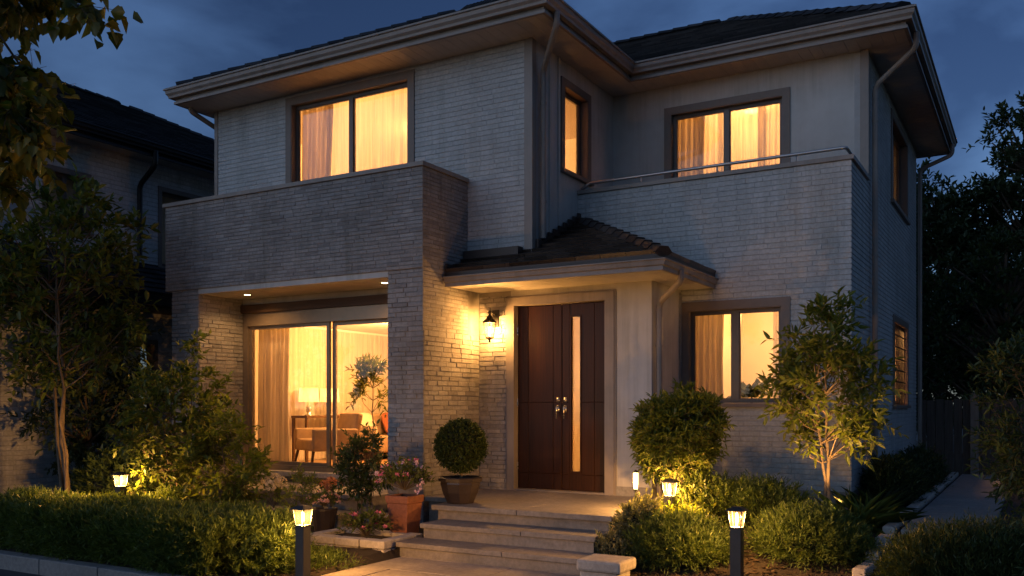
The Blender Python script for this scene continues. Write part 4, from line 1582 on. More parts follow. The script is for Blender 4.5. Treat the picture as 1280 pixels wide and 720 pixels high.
# ------------------------------------------------------------------ plants
SHAPES = {
    # (along, across) outline of the right half between base and tip; flat = one face per leaf
    'ovate': [(0.28, 0.46), (0.66, 0.36)],
    'lance': [(0.35, 0.5)],
    'lobed': [(0.08, 0.24), (0.26, 0.56), (0.40, 0.46), (0.55, 0.48), (0.78, 0.22)],
}
def nrm(a):
    return a / np.maximum(np.linalg.norm(a, axis=-1, keepdims=True), 1e-9)
def leaf_object(name, pos, d, up, L, Wd, mat, parent, shape='ovate', fold=0.22, droop=0.18, flat=False, kind=None):
    n = len(pos)
    off = np.array(parent_world(parent)) if parent else np.zeros(3)
    pos = pos - off
    d = nrm(d)
    s = nrm(np.cross(d, up))
    nm = nrm(np.cross(s, d))
    half = SHAPES[shape]
    pts = [(0, 0)] + [(a, b) for a, b in half] + [(1, 0)] + [(a, -b) for a, b in half[::-1]]
    k = len(pts)
    V = np.zeros((n, k, 3), dtype=np.float32)
    L = np.broadcast_to(np.asarray(L, float), (n,))[:, None]
    Wd = np.broadcast_to(np.asarray(Wd, float), (n,))[:, None]
    for i, (a, b) in enumerate(pts):
        V[:, i] = pos + d * L * a + s * Wd * b + nm * (abs(b) * Wd * fold * 2 - droop * L * a * a)
    h = len(half)
    if flat:
        faces = [list(range(k))]
    else:
        faces = [list(range(0, h + 2)), [0] + list(range(h + 1, k))]
    loops = np.concatenate([np.array(f) for f in faces])
    nl = len(loops)
    me = bpy.data.meshes.new(name)
    me.vertices.add(n * k)
    me.vertices.foreach_set('co', V.reshape(-1))
    me.loops.add(n * nl)
    li = (np.arange(n)[:, None] * k + loops[None]).astype(np.int32).reshape(-1)
    me.loops.foreach_set('vertex_index', li)
    me.polygons.add(n * len(faces))
    sizes = [len(f) for f in faces]
    st = np.cumsum([0] + sizes[:-1])
    me.polygons.foreach_set('loop_start', (np.arange(n)[:, None] * nl + st[None]).astype(np.int32).reshape(-1))
    me.polygons.foreach_set('loop_total', np.tile(np.array(sizes, np.int32), n))
    me.materials.append(mat)
    me.update(calc_edges=True)
    me.validate()
    o = bpy.data.objects.new(name, me)
    COL.objects.link(o)
    if parent:
        o.parent = parent
    return o

def rdir(g, n):
    return nrm(g.normal(size=(n, 3)))
def twig_leaves(g, org, dr, tl, k, L, spread=0.9, up=0.25):
    """k leaves alternating along each twig; returns pos, dir, up"""
    n = len(org)
    t = (np.arange(k) + 0.5) / k
    t = t[None, :, None] * g.uniform(0.85, 1.1, (n, k, 1))
    tl = np.broadcast_to(np.asarray(tl, float), (n,))
    pos = org[:, None] + dr[:, None] * t * tl[:, None, None]
    pos = pos - np.array([0, 0, 1.0]) * (t ** 2) * tl[:, None, None] * 0.12
    a = nrm(np.cross(dr, rdir(g, n)))
    b = np.cross(dr, a)
    ang = np.arange(k)[None, :] * 2.4 + g.uniform(0, 6.28, (n, 1))
    rad = a[:, None] * np.cos(ang)[..., None] + b[:, None] * np.sin(ang)[..., None]
    ld = nrm(dr[:, None] * (0.35 + 0.7 * t) + rad * spread + g.normal(size=(n, k, 3)) * 0.22 + np.array([0, 0, up]))
    u = nrm(np.array([0, 0, 1.0]) + g.normal(size=(n, k, 3)) * 0.35 + rad * 0.2)
    return pos.reshape(-1, 3), ld.reshape(-1, 3), u.reshape(-1, 3)

def lumps(g, n=9):
    c = rdir(g, n)
    w = g.uniform(-0.32, 0.22, n)
    return lambda d: 1 + (np.exp(4 * (d @ c.T - 1)) * w).sum(-1)

def plant(name, label, cat, base, cc, cr, nc, nt, k, L, Wd, leafm, barkm, seed, stems=((0, 0),), tl=0.22, inner=0.35, shape='ovate', group=None,
          stem_r=0.02, flat=False, up=0.2, cut=None, twig_tubes=True, bias=0.55, droop=0.18, spread=0.9, bottom=-1.0, foliage='foliage', trunk='trunk', lump=True):
    """stems rise from the base, limbs run to leaf clumps spread through an uneven crown"""
    g = np.random.default_rng(seed)
    t = thing(name, label, cat, base, group)
    B, C, CR = np.array(base, float), np.array(cc, float), np.array(cr, float)
    lf = lumps(g) if lump else (lambda d: np.ones(len(d)))
    d = rdir(g, nc * 3)
    d = d[d[:, 2] > bottom][:nc]
    r = inner + (1 - inner) * g.uniform(0, 1, len(d)) ** bias
    cl = C + d * CR * (r * lf(d))[:, None]
    out = nrm((cl - C) / CR)
    org = np.repeat(cl, nt, 0)
    dr = nrm(np.repeat(out, nt, 0) * 0.75 + rdir(g, len(org)) * 0.85 + np.array([0, 0, up]))
    org = org + g.normal(size=org.shape) * 0.03
    tls = tl * g.uniform(0.6, 1.25, len(org))
    p, ld, u = twig_leaves(g, org, dr, tls, k, L)
    n = len(p)
    keep = g.uniform(size=n) > 0.08
    if cut is not None:
        keep &= cut(p)
    keep &= p[:, 2] > gz(base[0], base[1]) + .01
    p, ld, u = p[keep], ld[keep], u[keep]
    sc = g.uniform(0.65, 1.15, len(p))
    leaf_object(foliage, p, ld, u, L * sc, Wd * sc, leafm, t, shape, flat=flat, droop=droop)
    mb = MB()
    tops = []
    for i, (sx, sy) in enumerate(stems):
        b0 = B + np.array([sx, sy, -0.05])
        top = C + np.array([sx * 1.6, sy * 1.6, CR[2] * (0.45 - 0.15 * i)])
        pts = []
        for j in range(9):
            s = j / 8
            w = g.normal(size=3) * 0.008 * math.sin(math.pi * s) * np.linalg.norm(top - b0)
            w[2] *= .3
            pts.append(b0 * (1 - s) + top * s + np.array([sx, sy, 0]) * 1.2 * math.sin(math.pi * s * .5) + w)
        tops.append(pts)
        rr = [stem_r * (1 - 0.75 * j / 8) * (1.35 if j == 0 else 1) * (1 - .15 * i) for j in range(9)]
        mb.tube(pts, rr, 8)
    for c in cl:
        pts = tops[g.integers(len(tops))]
        z = c[2] - 0.55 * np.linalg.norm((c - C)[:2]) - 0.05
        best = min(pts[1:], key=lambda q: abs(q[2] - z))
        mid = best * .45 + c * .55 + np.array([0, 0, -0.06]) * np.linalg.norm(c - best) + g.normal(size=3) * .02
        mb.tube([best, mid, c], [stem_r * .34, stem_r * .24, stem_r * .12], 5, cap=False)
    if twig_tubes:
        for o_, q, l_ in zip(org, dr, tls):
            e = o_ + q * l_ - np.array([0, 0, .12 * l_])
            mb.tube([o_, e], [max(.0018, stem_r * .09), .001], 3, cap=False)
    mb.build(trunk, barkm, t, True, recalc=False)
    return t

def mound(name, label, cat, base, c, r, ns, k, L, Wd, leafm, seed, tl=0.15, group=None, box=False, shape='lance', up=0.55, outw=0.8, flat=True, core=True, topw=0.0):
    """low dense shrub: short leafy sprays all over an uneven mound"""
    g = np.random.default_rng(seed)
    t = thing(name, label, cat, base, group)
    C, CR = np.array(c, float), np.array(r, float)
    lf = lumps(g, 14)
    d = rdir(g, int(ns * 1.9))
    if box:
        # superellipsoid: a clipped hedge with soft edges
        q = np.sign(d) * np.abs(d) ** 0.42
        q = q / np.abs(q).max(-1, keepdims=True) * (0.86 + 0.14 * np.abs(d).max(-1, keepdims=True))
        area = g.uniform(size=len(d))
        xx = g.uniform(-1, 1, (len(d), 2))
        face = g.uniform(size=len(d))
        ex = np.stack([xx[:, 0], xx[:, 1], np.ones(len(d))], -1)
        fr = np.stack([xx[:, 0], -np.ones(len(d)), xx[:, 1]], -1)
        en = np.stack([np.where(g.uniform(size=len(d)) < .5, -1, 1), xx[:, 0], xx[:, 1]], -1)
        q = np.where((face < .5)[:, None], ex, np.where((face < .78)[:, None], fr, en))
        ed = np.sort(np.abs(q), -1)[:, 1:2]
        q = q * (1 - 0.13 * np.clip((ed - .72) / .28, 0, 1) ** 2)
        nn = nrm(np.where(np.abs(q) > .8, q, q * .15))
        wob = 1 + .09 * np.sin(q[:, :1] * 9 + q[:, 1:2] * 4) + .04 * np.sin(q[:, :1] * 23 + 1.3)
        rad = g.uniform(.80, 1.0, (len(d), 1)) * wob
        org = C + CR * q * rad
        out = nn
    else:
        d = d[d[:, 2] > -0.45]
        out = nrm(d / CR * CR.mean())
        org = C + d * CR * (lf(d) * g.uniform(.62, 1, len(d)))[:, None]
    org = org[:ns]
    out = out[:ns]
    dr = nrm(out * outw + rdir(g, len(org)) * 0.55 + np.array([0, 0, up]))
    tls = tl * g.uniform(.6, 1.3, len(org))
    p, ld, u = twig_leaves(g, org, dr, tls, k, L, spread=.62)
    keep = p[:, 2] > np.array([gz(a, b) for a, b in p[:, :2]]) + .01
    p, ld, u = p[keep], ld[keep], u[keep]
    sc = g.uniform(.65, 1.2, len(p))
    leaf_object('foliage', p, ld, u, L * sc, Wd * sc, leafm, t, shape, flat=flat, fold=.1)
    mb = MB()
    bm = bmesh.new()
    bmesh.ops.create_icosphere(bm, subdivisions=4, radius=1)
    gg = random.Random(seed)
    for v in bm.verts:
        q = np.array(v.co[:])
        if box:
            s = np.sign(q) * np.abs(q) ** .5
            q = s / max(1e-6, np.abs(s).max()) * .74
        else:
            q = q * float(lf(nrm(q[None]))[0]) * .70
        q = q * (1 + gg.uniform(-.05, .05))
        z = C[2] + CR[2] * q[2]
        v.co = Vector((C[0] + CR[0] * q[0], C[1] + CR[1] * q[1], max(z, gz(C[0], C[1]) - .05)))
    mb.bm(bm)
    mb.build('dark_core', M['core_fill'], t)  # solid dark core added to block the view through the leaves
    return t

def sc_up(c): return c
M['bark'] = mat_plain('bark', (0.10, 0.075, 0.052), 0.9, 0.35, 14, 0.5)
M['pale_bark'] = mat_plain('pale_bark', (0.22, 0.165, 0.11), 0.85, 0.3, 14, 0.4)
M['core_fill'] = mat_plain('core_fill', (0.014, 0.016, 0.008), 0.95, 0.4, 20, 0.6)  # near-black fill standing in for the shade inside shrubs
M['leaf_mid'] = mat_leaf('leaf_mid', (0.05, 0.08, 0.018), (0.10, 0.135, 0.032), .42, tip=(.14, .15, .045))
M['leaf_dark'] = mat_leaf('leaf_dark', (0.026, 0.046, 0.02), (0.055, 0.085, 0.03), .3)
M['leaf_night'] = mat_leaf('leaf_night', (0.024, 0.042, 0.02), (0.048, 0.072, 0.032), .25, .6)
M['leaf_lamp_gold'] = mat_leaf('leaf_lamp_gold', (0.04, 0.065, 0.015), (0.085, 0.105, 0.022), .4, tip=(.15, .135, .03))  # warm lamplight on these leaves is put into their yellow tone
M['leaf_fresh'] = mat_leaf('leaf_fresh', (0.075, 0.11, 0.02), (0.14, 0.18, 0.035), .45, tip=(.18, .19, .06))
M['needle'] = mat_leaf('needle', (0.05, 0.085, 0.022), (0.10, 0.15, 0.038), .35, .55, tip=(.15, .19, .055))
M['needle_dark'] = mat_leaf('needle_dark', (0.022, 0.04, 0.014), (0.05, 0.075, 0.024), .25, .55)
M['box_leaf'] = mat_leaf('box_leaf', (0.026, 0.045, 0.012), (0.06, 0.085, 0.022), .25, .4)
M['silver_leaf'] = mat_leaf('silver_leaf', (0.10, 0.12, 0.07), (0.2, 0.21, 0.13), .35, .6, tip=(.3, .29, .2))
M['fern'] = mat_leaf('palm_leaf', (0.06, 0.085, 0.02), (0.12, 0.14, 0.035), .35)
def mat_petal(name, a, b):
    return mat_leaf(name, a, b, .35, .6)
M['petal_pink'] = mat_petal('pink_petal', (0.55, 0.09, 0.32), (0.75, 0.28, 0.52))
M['petal_lilac'] = mat_petal('lilac_petal', (0.5, 0.3, 0.66), (0.72, 0.58, 0.85))
M['petal_white'] = mat_petal('cream_petal', (0.55, 0.46, 0.36), (0.75, 0.66, 0.55))
M['petal_peach'] = mat_petal('peach_petal', (0.50, 0.20, 0.11), (0.66, 0.36, 0.24))

# --- garden, left
mound('hedge', 'long low dark green hedge along the kerb at the left', 'hedge', (-8.3, 6.05, 0), (-8.32, 6.04, .17), (2.48, .56, .20), 10000, 12, .062, .0125, M['needle'], 21, .15, box=True, up=.5)
plant('tree', 'tall slender multi-stemmed tree behind the hedge at the left', 'tree', (-11.0, 7.3, .08), (-11.35, 7.35, 3.15), (1.15, 1.0, 1.65), 92, 6, 8, .14, .068, M['leaf_mid'], M['bark'], 31,
      stems=((0, 0), (-.13, .05), (.10, -.06)), tl=.34, stem_r=.036, inner=.25, trunk='trunk', foliage='crown')
plant('shrub', 'tall leafy shrub lit by the bollard behind the hedge, before the left stone pier', 'shrub', (-9.35, 7.75, .1), (-9.45, 7.7, 1.32), (.78, .62, 1.02), 86, 6, 7, .105, .056, M['leaf_mid'], M['bark'], 33,
      stems=((0, 0), (-.1, .04), (.09, .03), (.03, -.08)), tl=.24, stem_r=.022, inner=.3, trunk='stems')
plant('shrub', 'bushy yellow-green shrub lit from the sliding glass door, left of its frame', 'shrub', (-8.45, 7.75, .12), (-8.5, 7.65, .72), (.58, .42, .60), 60, 6, 7, .095, .045, M['leaf_fresh'], M['bark'], 35,
      stems=((0, 0), (-.1, .03), (.09, .03)), tl=.2, stem_r=.016, inner=.3, trunk='stems')
plant('shrub', 'dark broad-leaved bush standing before the right half of the sliding glass door', 'shrub', (-6.62, 7.98, .05), (-6.62, 7.98, .80), (.34, .30, .42), 46, 5, 7, .075, .032, M['leaf_dark'], M['bark'], 37,
      stems=((0, 0), (-.05, .03), (.05, .02)), tl=.15, stem_r=.012, inner=.25, trunk='stems')
plant('shrub', 'small round green bush on the soil left of the dark broad-leaved bush', 'shrub', (-7.25, 7.7, .1), (-7.25, 7.7, .46), (.24, .22, .30), 36, 5, 7, .045, .018, M['leaf_fresh'], M['bark'], 38,
      stems=((0, 0), (.03, .03)), tl=.1, stem_r=.008, trunk='stems')
mound('ground_cover_plant', 'low spreading evergreen between the hedge end and the stone planter', 'shrub', (-5.95, 6.45, 0), (-5.95, 6.42, .0), (.46, .42, .11), 700, 9, .05, .011, M['needle'], 39, .09)
mound('ground_cover_plant', 'low spreading evergreen lit by the bollard behind the hedge', 'shrub', (-9.2, 7.45, .05), (-9.15, 7.5, .2), (.42, .25, .2), 500, 9, .07, .02, M['needle'], 40, .16)
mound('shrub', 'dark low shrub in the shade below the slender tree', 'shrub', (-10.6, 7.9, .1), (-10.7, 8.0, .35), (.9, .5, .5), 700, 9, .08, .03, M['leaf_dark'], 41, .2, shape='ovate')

def flowers(name, pts, rad, mat, parent, seed, n=14, L=.028, Wd=.02):
    g = np.random.default_rng(seed)
    for c in pts:                                # every flower a mesh of its own, petals opening round its heart
        d = rdir(g, n)
        d[:, 2] = np.abs(d[:, 2]) * .9 + .05
        leaf_object(name, np.array(c) + d * rad * .35, nrm(d + g.normal(size=d.shape) * .5), rdir(g, n) + np.array([0, 0, 1.0]), L, Wd, mat, parent, 'ovate', flat=True)
def pot_plant(parent, c, r, nc, seed, mat, L=.05, Wd=.024, tl=.11):
    g = np.random.default_rng(seed)
    C, CR = np.array(c), np.array(r)
    d = rdir(g, nc * 2)
    d = d[d[:, 2] > -.25][:nc]
    org = C + d * CR * g.uniform(.25, .9, (len(d), 1))
    dr = nrm(d * .8 + rdir(g, len(d)) * .6 + np.array([0, 0, .3]))
    p, ld, u = twig_leaves(g, org, dr, tl, 6, L)
    sc = g.uniform(.6, 1.2, len(p))
    leaf_object('foliage', p, ld, u, L * sc, Wd * sc, mat, parent, 'ovate')
    mb = MB()
    for o_, q in zip(org, dr):
        mb.tube([C - np.array([0, 0, CR[2] * .6]), o_, o_ + q * tl], .0022, 3, cap=False)
    mb.build('stems', M['bark'], parent, recalc=False)
    return C + d * CR * g.uniform(.9, 1.12, (len(d), 1))
def pick(pts, seed, n, zmin=-9):
    g = random.Random(seed)
    q = [p for p in pts if p[2] > zmin]
    g.shuffle(q)
    return q[:n]
pts = pot_plant(tp, (TX, TY, .72), (.30, .26, .19), 130, 51, M['leaf_mid'])
a = pick(pts, 1, 26)
flowers('flower', a[:15], .042, M['petal_pink'], tp, 2)
flowers('flower', [np.array((TX + .23 + i * .012, TY - .1 + (i % 3) * .03, .60 + (i * 7 % 5) * .03)) for i in range(5)] + a[15:], .032, M['petal_lilac'], tp, 3)
mb = MB(); mb.box(TX - .118, TX + .118, TY - .118, TY + .118, .44, .50); mb.build('soil', M['soil'], tp)
pts = pot_plant(dp, (-6.85, 7.62, .45), (.17, .16, .10), 50, 52, M['leaf_mid'], .04, .02, .07)
flowers('flower', pick(pts, 3, 16), .035, mat_petal('pale_pink_petal', (.55, .3, .36), (.72, .5, .52)), dp, 5)
mb = MB(); mb.lathe((-6.85, 7.62, .34), [(.122, 0), (.05, .01), (.001, .012)], 12); mb.build('soil', M['soil'], dp)
pl = thing('flowering_plant', 'pink flowering plant growing in the low stone planter', 'plant', (-6.05, 7.36, .13))
pts = pot_plant(pl, (-6.05, 7.36, .24), (.33, .16, .15), 95, 53, M['leaf_mid'])
flowers('flower', pick(pts, 4, 13, .22), .035, M['petal_pink'], pl, 6)
for i, (x, y, z, m_, lab, r_) in enumerate(((-7.72, 7.72, .62, 'petal_white', 'cream hydrangea heads in front of the terrace steps', .09), (-7.05, 7.95, .60, 'petal_peach', 'peach flowering plant beside the dark broad-leaved bush', .06))):
    t = thing('flowering_plant', lab, 'plant', (x, y, .1))
    g = np.random.default_rng(60 + i)
    pt = pot_plant(t, (x, y, z - .18), (.16, .14, .22), 26, 61 + i, M['leaf_mid'], .05, .026, .07)
    hs = [np.array((x + a_, y + b_, z + c_)) for a_, b_, c_ in ((0, 0, .04), (.10, .02, 0), (-.09, -.02, .0), (.03, -.07, -.04), (-.04, .07, .02))]
    for h_ in hs:                                # round heads of many florets
        dd = rdir(g, 110)
        leaf_object('flower_head', h_ + dd * r_ * .6, nrm(dd + rdir(g, 110) * .7), dd, .024, .02, M[m_], t, 'ovate', flat=True)

# topiary ball
g = np.random.default_rng(5)
TC = np.array((-5.42, 8.2, P + .62))
d = rdir(g, 2600)
p, ld, u = twig_leaves(g, TC + d * g.uniform(.215, .262, (len(d), 1)), nrm(d + rdir(g, len(d)) * .5), .045, 5, .022, spread=.8)
sc = g.uniform(.7, 1.2, len(p))
leaf_object('foliage', p, ld, u, .024 * sc, .015 * sc, M['box_leaf'], topi, 'ovate', flat=True)
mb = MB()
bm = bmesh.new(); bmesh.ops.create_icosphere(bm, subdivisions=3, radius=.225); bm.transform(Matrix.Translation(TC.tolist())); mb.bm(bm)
mb.build('dark_core', M['core_fill'], topi, True)  # dark ball added inside to pass for the shaded interior
mb = MB(); mb.tube([(-5.42, 8.2, P + .2), (-5.415, 8.205, P + .3), (-5.42, 8.2, P + .5)], [.02, .016, .014], 8); mb.build('stem', M['bark'], topi, True)

# --- garden, right
plant('shrub', 'rounded bushy shrub lit from below beside the porch corner', 'shrub', (-3.34, 9.25, .27), (-3.34, 9.25, 1.17), (.455, .42, .46), 190, 7, 11, .082, .026, M['leaf_fresh'], M['pale_bark'], 81,
      stems=((0, 0), (.04, .02), (-.04, -.02)), tl=.14, stem_r=.02, inner=.55, trunk='stems', bottom=-.85, cut=lambda p: p[:, 1] < 9.77)
plant('tree', 'small young tree with pale stems before the right corner of the house', 'tree', (-1.86, 9.75, .33), (-1.90, 9.66, 1.70), (.59, .54, .86), 78, 6, 7, .115, .043, M['leaf_fresh'], M['pale_bark'], 83,
      stems=((0, 0), (-.03, .0)), tl=.22, stem_r=.023, inner=.3, bottom=-.75, foliage='crown', cut=lambda p: p[:, 1] < 10.76)
mound('shrub', 'small silvery shrub with pale leaves beside the landing', 'shrub', (-3.30, 7.98, .1), (-3.27, 7.98, .32), (.22, .24, .25), 420, 9, .05, .018, M['silver_leaf'], 85, .1, shape='ovate')
mound('shrub', 'small grey-green shrub between the lowest steps and the stone block', 'shrub', (-3.28, 7.6, .05), (-3.28, 7.6, .16), (.17, .16, .18), 260, 9, .035, .014, M['silver_leaf'], 86, .08, shape='ovate')
mound('shrub', 'low feathery evergreen mound right of the stone block', 'shrub', (-2.70, 7.85, .05), (-2.70, 7.85, .2), (.47, .42, .28), 2000, 10, .05, .010, M['needle'], 87, .14)
mound('shrub', 'low feathery evergreen mound before the young tree, nearest the lawn', 'shrub', (-1.80, 8.3, .15), (-1.78, 8.3, .27), (.55, .46, .30), 2200, 10, .05, .010, M['needle'], 88, .14)
mound('shrub', 'spreading juniper under the ground floor window', 'shrub', (-2.6, 9.4, .3), (-2.6, 9.35, .42), (.62, .45, .26), 1500, 10, .055, .012, M['needle'], 89, .18, up=.3)
mound('shrub', 'dark low plant between the round shrub and the juniper', 'shrub', (-3.0, 9.0, .25), (-2.95, 9.1, .4), (.36, .3, .28), 520, 9, .06, .02, M['leaf_mid'], 90, .16, shape='ovate')
mound('shrub', 'low green plant around the foot of the bollard below the round shrub', 'shrub', (-3.2, 8.55, .15), (-3.12, 8.62, .26), (.30, .22, .16), 420, 8, .07, .022, M['leaf_fresh'], 91, .14, shape='ovate', up=.3)
# strappy clumps
def strap(name, label, x, y, n, L, seed, mat):
    g = np.random.default_rng(seed)
    z = gz(x, y)
    t = thing(name, label, 'plant', (x, y, z))
    P_, D_, U_, S_ = [], [], [], []
    for i in range(n):
        a = g.uniform(0, 6.28)
        e = g.uniform(.35, 1.3)
        dd = np.array((math.cos(a) * math.cos(e), math.sin(a) * math.cos(e), math.sin(e)))
        P_.append(np.array((x, y, z)) + g.normal(size=3) * np.array((.06, .06, 0)))
        D_.append(dd)
        U_.append(np.array((-math.cos(a) * .5, -math.sin(a) * .5, 1)))
        S_.append(L * g.uniform(.6, 1.1))
    S_ = np.array(S_)
    leaf_object('foliage', np.array(P_), np.array(D_), np.array(U_), S_, .022, mat, t, 'ovate', droop=.45)
strap('strap_leaf_plant', 'arching strap-leaved plant right of the young tree', -1.48, 9.3, 90, .5, 95, M['needle'])
strap('strap_leaf_plant', 'arching strap-leaved plant at the foot of the downpipe on the right corner', -1.5, 10.5, 80, .42, 96, M['needle_dark'])
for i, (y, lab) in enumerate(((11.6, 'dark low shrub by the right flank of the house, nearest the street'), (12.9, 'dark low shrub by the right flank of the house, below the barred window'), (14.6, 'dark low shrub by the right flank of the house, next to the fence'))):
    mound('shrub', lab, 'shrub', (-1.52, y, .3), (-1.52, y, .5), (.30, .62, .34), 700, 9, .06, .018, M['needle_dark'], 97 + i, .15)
plant('shrub', 'big dark leafy shrub at the right edge beyond the side path', 'shrub', (.25, 9.9, .3), (.22, 9.85, 1.2), (.68, .7, .95), 120, 6, 9, .09, .03, M['leaf_dark'], M['bark'], 101,
      stems=((0, 0), (.08, .05), (-.08, .02)), tl=.24, stem_r=.02, inner=.3, trunk='stems')
mound('shrub', 'dark fine-leaved shrub at the lower right corner beside the lawn', 'shrub', (-.45, 7.15, .05), (-.40, 7.15, .27), (.60, .55, .37), 2600, 10, .055, .010, M['needle_dark'], 103, .17)

# lawn
g = np.random.default_rng(9)
n = 9000
px_, py_ = g.uniform(-2.3, .8, n), g.uniform(5.5, 8.6, n)
ins = []
dd_ = np.array(dense)
for x, y in zip(px_, py_):
    j = np.argmin(((dd_ - (x, y)) ** 2).sum(1))
    q = dd_[min(j + 1, len(dd_) - 1)] - dd_[max(j - 1, 0)]
    ins.append(q[0] * (y - dd_[j][1]) - q[1] * (x - dd_[j][0]) < -.03 and not (-1.12 < x < -.3 and y > 8.25))
ins = np.array(ins)
px_, py_ = px_[ins], py_[ins]
n = len(px_)
a = g.uniform(0, 6.28, n)
dv = np.stack([np.cos(a) * .55, np.sin(a) * .55, np.ones(n)], -1)
pz = np.array([gz(x, y) for x, y in zip(px_, py_)])
lw = leaf_object('lawn', np.stack([px_, py_, pz], -1), dv, np.stack([-np.cos(a), -np.sin(a), np.ones(n)], -1), g.uniform(.03, .07, n), .005, M['needle'], None, 'lance', flat=True, droop=.4)
struct(lw, 'stuff')

# --- dark trees beyond
def big(name, label, base, cc, cr, nc, seed, L=.17, tl=.5, mat='leaf_night', nt=6, k=9, group=None, stem=.14):
    return plant(name, label, 'tree', base, cc, cr, nc, nt, k, L, L * .45, M[mat], M['bark'], seed, stems=((0, 0),), tl=tl, stem_r=stem, inner=.25, twig_tubes=False, foliage='crown', group=group)
G = 'dark trees beyond the fence'
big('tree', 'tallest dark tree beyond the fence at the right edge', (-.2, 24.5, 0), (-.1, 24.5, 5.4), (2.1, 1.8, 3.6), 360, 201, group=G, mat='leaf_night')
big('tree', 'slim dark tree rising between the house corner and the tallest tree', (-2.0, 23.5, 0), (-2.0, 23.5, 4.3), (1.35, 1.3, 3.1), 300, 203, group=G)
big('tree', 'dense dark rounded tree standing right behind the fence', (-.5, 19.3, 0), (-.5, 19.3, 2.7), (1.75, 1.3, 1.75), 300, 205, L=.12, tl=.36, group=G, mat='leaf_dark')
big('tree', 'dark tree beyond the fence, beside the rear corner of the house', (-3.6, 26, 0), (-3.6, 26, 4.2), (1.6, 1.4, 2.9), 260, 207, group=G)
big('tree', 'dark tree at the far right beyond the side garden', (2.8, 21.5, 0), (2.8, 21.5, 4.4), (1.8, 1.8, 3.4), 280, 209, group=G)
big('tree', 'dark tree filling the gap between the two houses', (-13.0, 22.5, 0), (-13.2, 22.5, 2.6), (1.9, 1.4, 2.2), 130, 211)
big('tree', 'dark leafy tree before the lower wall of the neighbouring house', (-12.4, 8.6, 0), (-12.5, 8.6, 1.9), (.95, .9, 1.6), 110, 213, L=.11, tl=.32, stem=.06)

OVER = [(-5.57, 3.05, 4.05), (-5.75, 3.3, 4.09), (-5.45, 3.27, 4.04), (-5.57, 3.47, 4.19), (-5.45, 3.57, 4.18), (-4.85, 3.27, 3.85), (-5.3, 2.95, 3.57), (-6.0, 3.49, 3.82), (-5.32, 3.22, 3.57), (-5.57, 3.05, 3.42), (-6.18, 3.57, 3.66), (-5.53, 3.34, 3.43), (-5.79, 3.61, 3.63), (-5.77, 3.21, 3.3), (-5.78, 3.39, 3.33), (-5.15, 3.19, 3.2), (-5.89, 3.32, 3.17), (-5.98, 3.54, 3.27), (-5.53, 3.4, 3.14), (-6.04, 3.36, 3.04), (-5.86, 3.38, 2.97), (-5.47, 2.9, 3.69), (-6.24, 3.26, 3.5), (-6.02, 3.2, 3.08), (-5.4, 3.22, 3.52), (-5.16, 3.05, 3.21), (-5.89, 3.59, 3.35), (-5.68, 3.26, 3.2), (-5.61, 3.58, 4.17), (-5.99, 3.54, 4.13)]
# overhanging branch at the top left: a street tree whose trunk stands outside the picture
t = thing('overhanging_tree', 'leafy branches, leaves tinted golden as by lamplight, hanging in from the top left', 'tree', (-6.1, 2.4, -.15))
g = np.random.default_rng(15)
mb = MB()
tr = [np.array((-6.1, 2.4, -.2)), np.array((-6.05, 2.45, 1.5)), np.array((-6.0, 2.5, 3.0)), np.array((-5.9, 2.6, 4.4)), np.array((-5.85, 2.7, 5.2))]
mb.tube(tr, [.13, .11, .095, .07, .03], 10)
cl = []
for c in OVER:
    c = np.array(c)
    b = min(tr, key=lambda q: abs(q[2] - c[2] - .3))
    mid = b * .4 + c * .6 + np.array((0, 0, .18))
    mb.tube([b, mid, c], [.02, .012, .004], 6, cap=False)
    cl.append(c)
cl = np.repeat(np.array(cl), 7, 0)
dr = nrm(rdir(g, len(cl)) * .9 + np.array((.25, .1, -.45)))
for o_, q in zip(cl, dr):
    mb.tube([o_, o_ + q * .26], [.003, .0015], 3, cap=False)
mb.build('trunk', M['bark'], t, True, recalc=False)
p, ld, u = twig_leaves(g, cl, dr, .28 * g.uniform(.6, 1.2, len(cl)), 6, .1, up=-.45)
sc = g.uniform(.7, 1.15, len(p))
leaf_object('crown', p, ld, u, .105 * sc, .078 * sc, M['leaf_lamp_gold'], t, 'lobed', droop=.25)

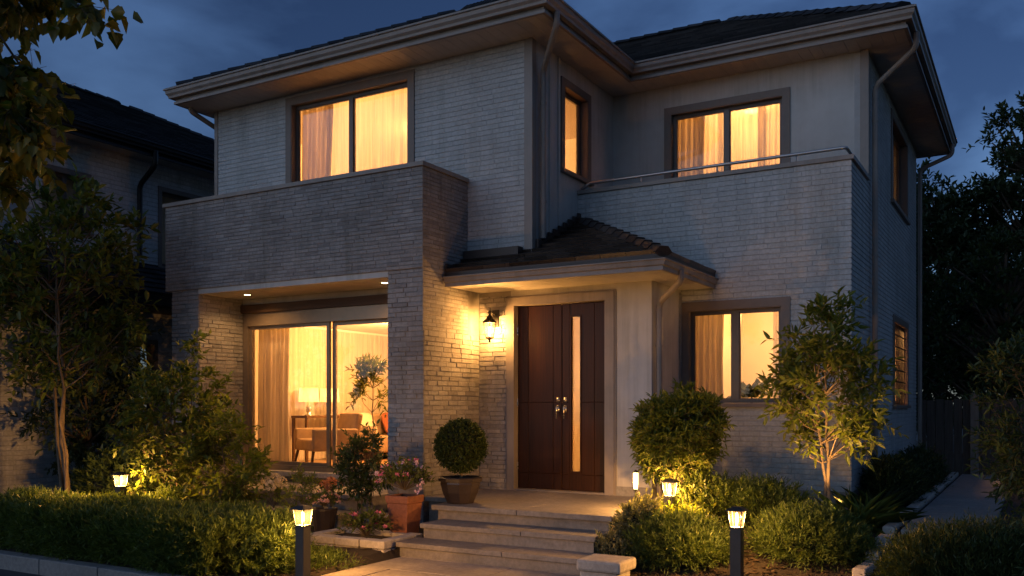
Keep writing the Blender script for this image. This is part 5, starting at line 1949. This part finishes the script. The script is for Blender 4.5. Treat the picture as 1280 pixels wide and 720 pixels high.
# --- plants indoors
def palm(label, x, y, z, h, n, L, seed, mat, rot=0):
    t = thing('potted_palm', label, 'potted plant', (x, y, z))
    g = np.random.default_rng(seed)
    mb = MB(); mb.lathe((x, y, z), [(.09, 0), (.13, .2), (.135, .24), (.11, .24), (.1, .21), (.001, .21)], 16); mb.build('pot', M['dark_pot'], t)
    mb = MB(); mb.tube([(x, y, z + .2), (x + .02, y, z + .2 + h * .5), (x, y, z + .2 + h)], [.018, .013, .01], 8)
    P_, D_, U_ = [], [], []
    c = np.array((x, y, z + .2 + h))
    for i in range(n):
        a = g.uniform(0, 6.28)
        e = g.uniform(.2, 1.35)
        c = np.array((x, y, z + .2 + h * (1 - .32 * g.uniform())))
        l = L * g.uniform(.75, 1.1)
        dd = np.array((math.cos(a) * math.cos(e), math.sin(a) * math.cos(e), math.sin(e)))
        sd = np.array((-math.sin(a), math.cos(a), 0))
        pts = [c + dd * l * s - np.array((0, 0, .22 * l * s * s)) for s in np.linspace(0, 1, 9)]
        mb.tube([q for q in pts], .003, 3, cap=False)
        for j in range(1, 26):
            s = j / 25
            q = c + dd * l * s - np.array((0, 0, .22 * l * s * s))
            tg = nrm(dd - np.array((0, 0, 1.1 * s)))
            for sg in (-1, 1):
                P_.append(q); D_.append(nrm(tg * .7 + sd * sg * (1 - .5 * s) - np.array((0, 0, .35)))); U_.append(np.array((0, 0, 1.0)))
    mb.build('stem', M['bark'], t, recalc=False)
    leaf_object('fronds', np.array(P_), np.array(D_), np.array(U_), L * .24, .016, mat, t, 'lance', flat=True)
t = plant('potted_tree', 'slender potted tree behind the right half of the sliding glass door', 'potted plant', (-8.25, 10.2, fz), (-8.25, 10.2, fz + 1.18), (.40, .36, .36), 26, 4, 8, .11, .034, M['fern'], M['bark'], 301,
          stems=((0, 0),), tl=.16, stem_r=.014, inner=.3, trunk='stem', up=.1, lump=True, bottom=-.5)
mb = MB(); mb.lathe((-8.25, 10.2, fz), [(.10, 0), (.14, .2), (.15, .27), (.12, .27), (.11, .24), (.001, .24)], 18); mb.build('pot', M['dark_pot'], t)
palm('small potted palm on a stand inside the ground floor window', -3.12, 11.35, 1.302, .16, 22, .34, 303, M['fern'])
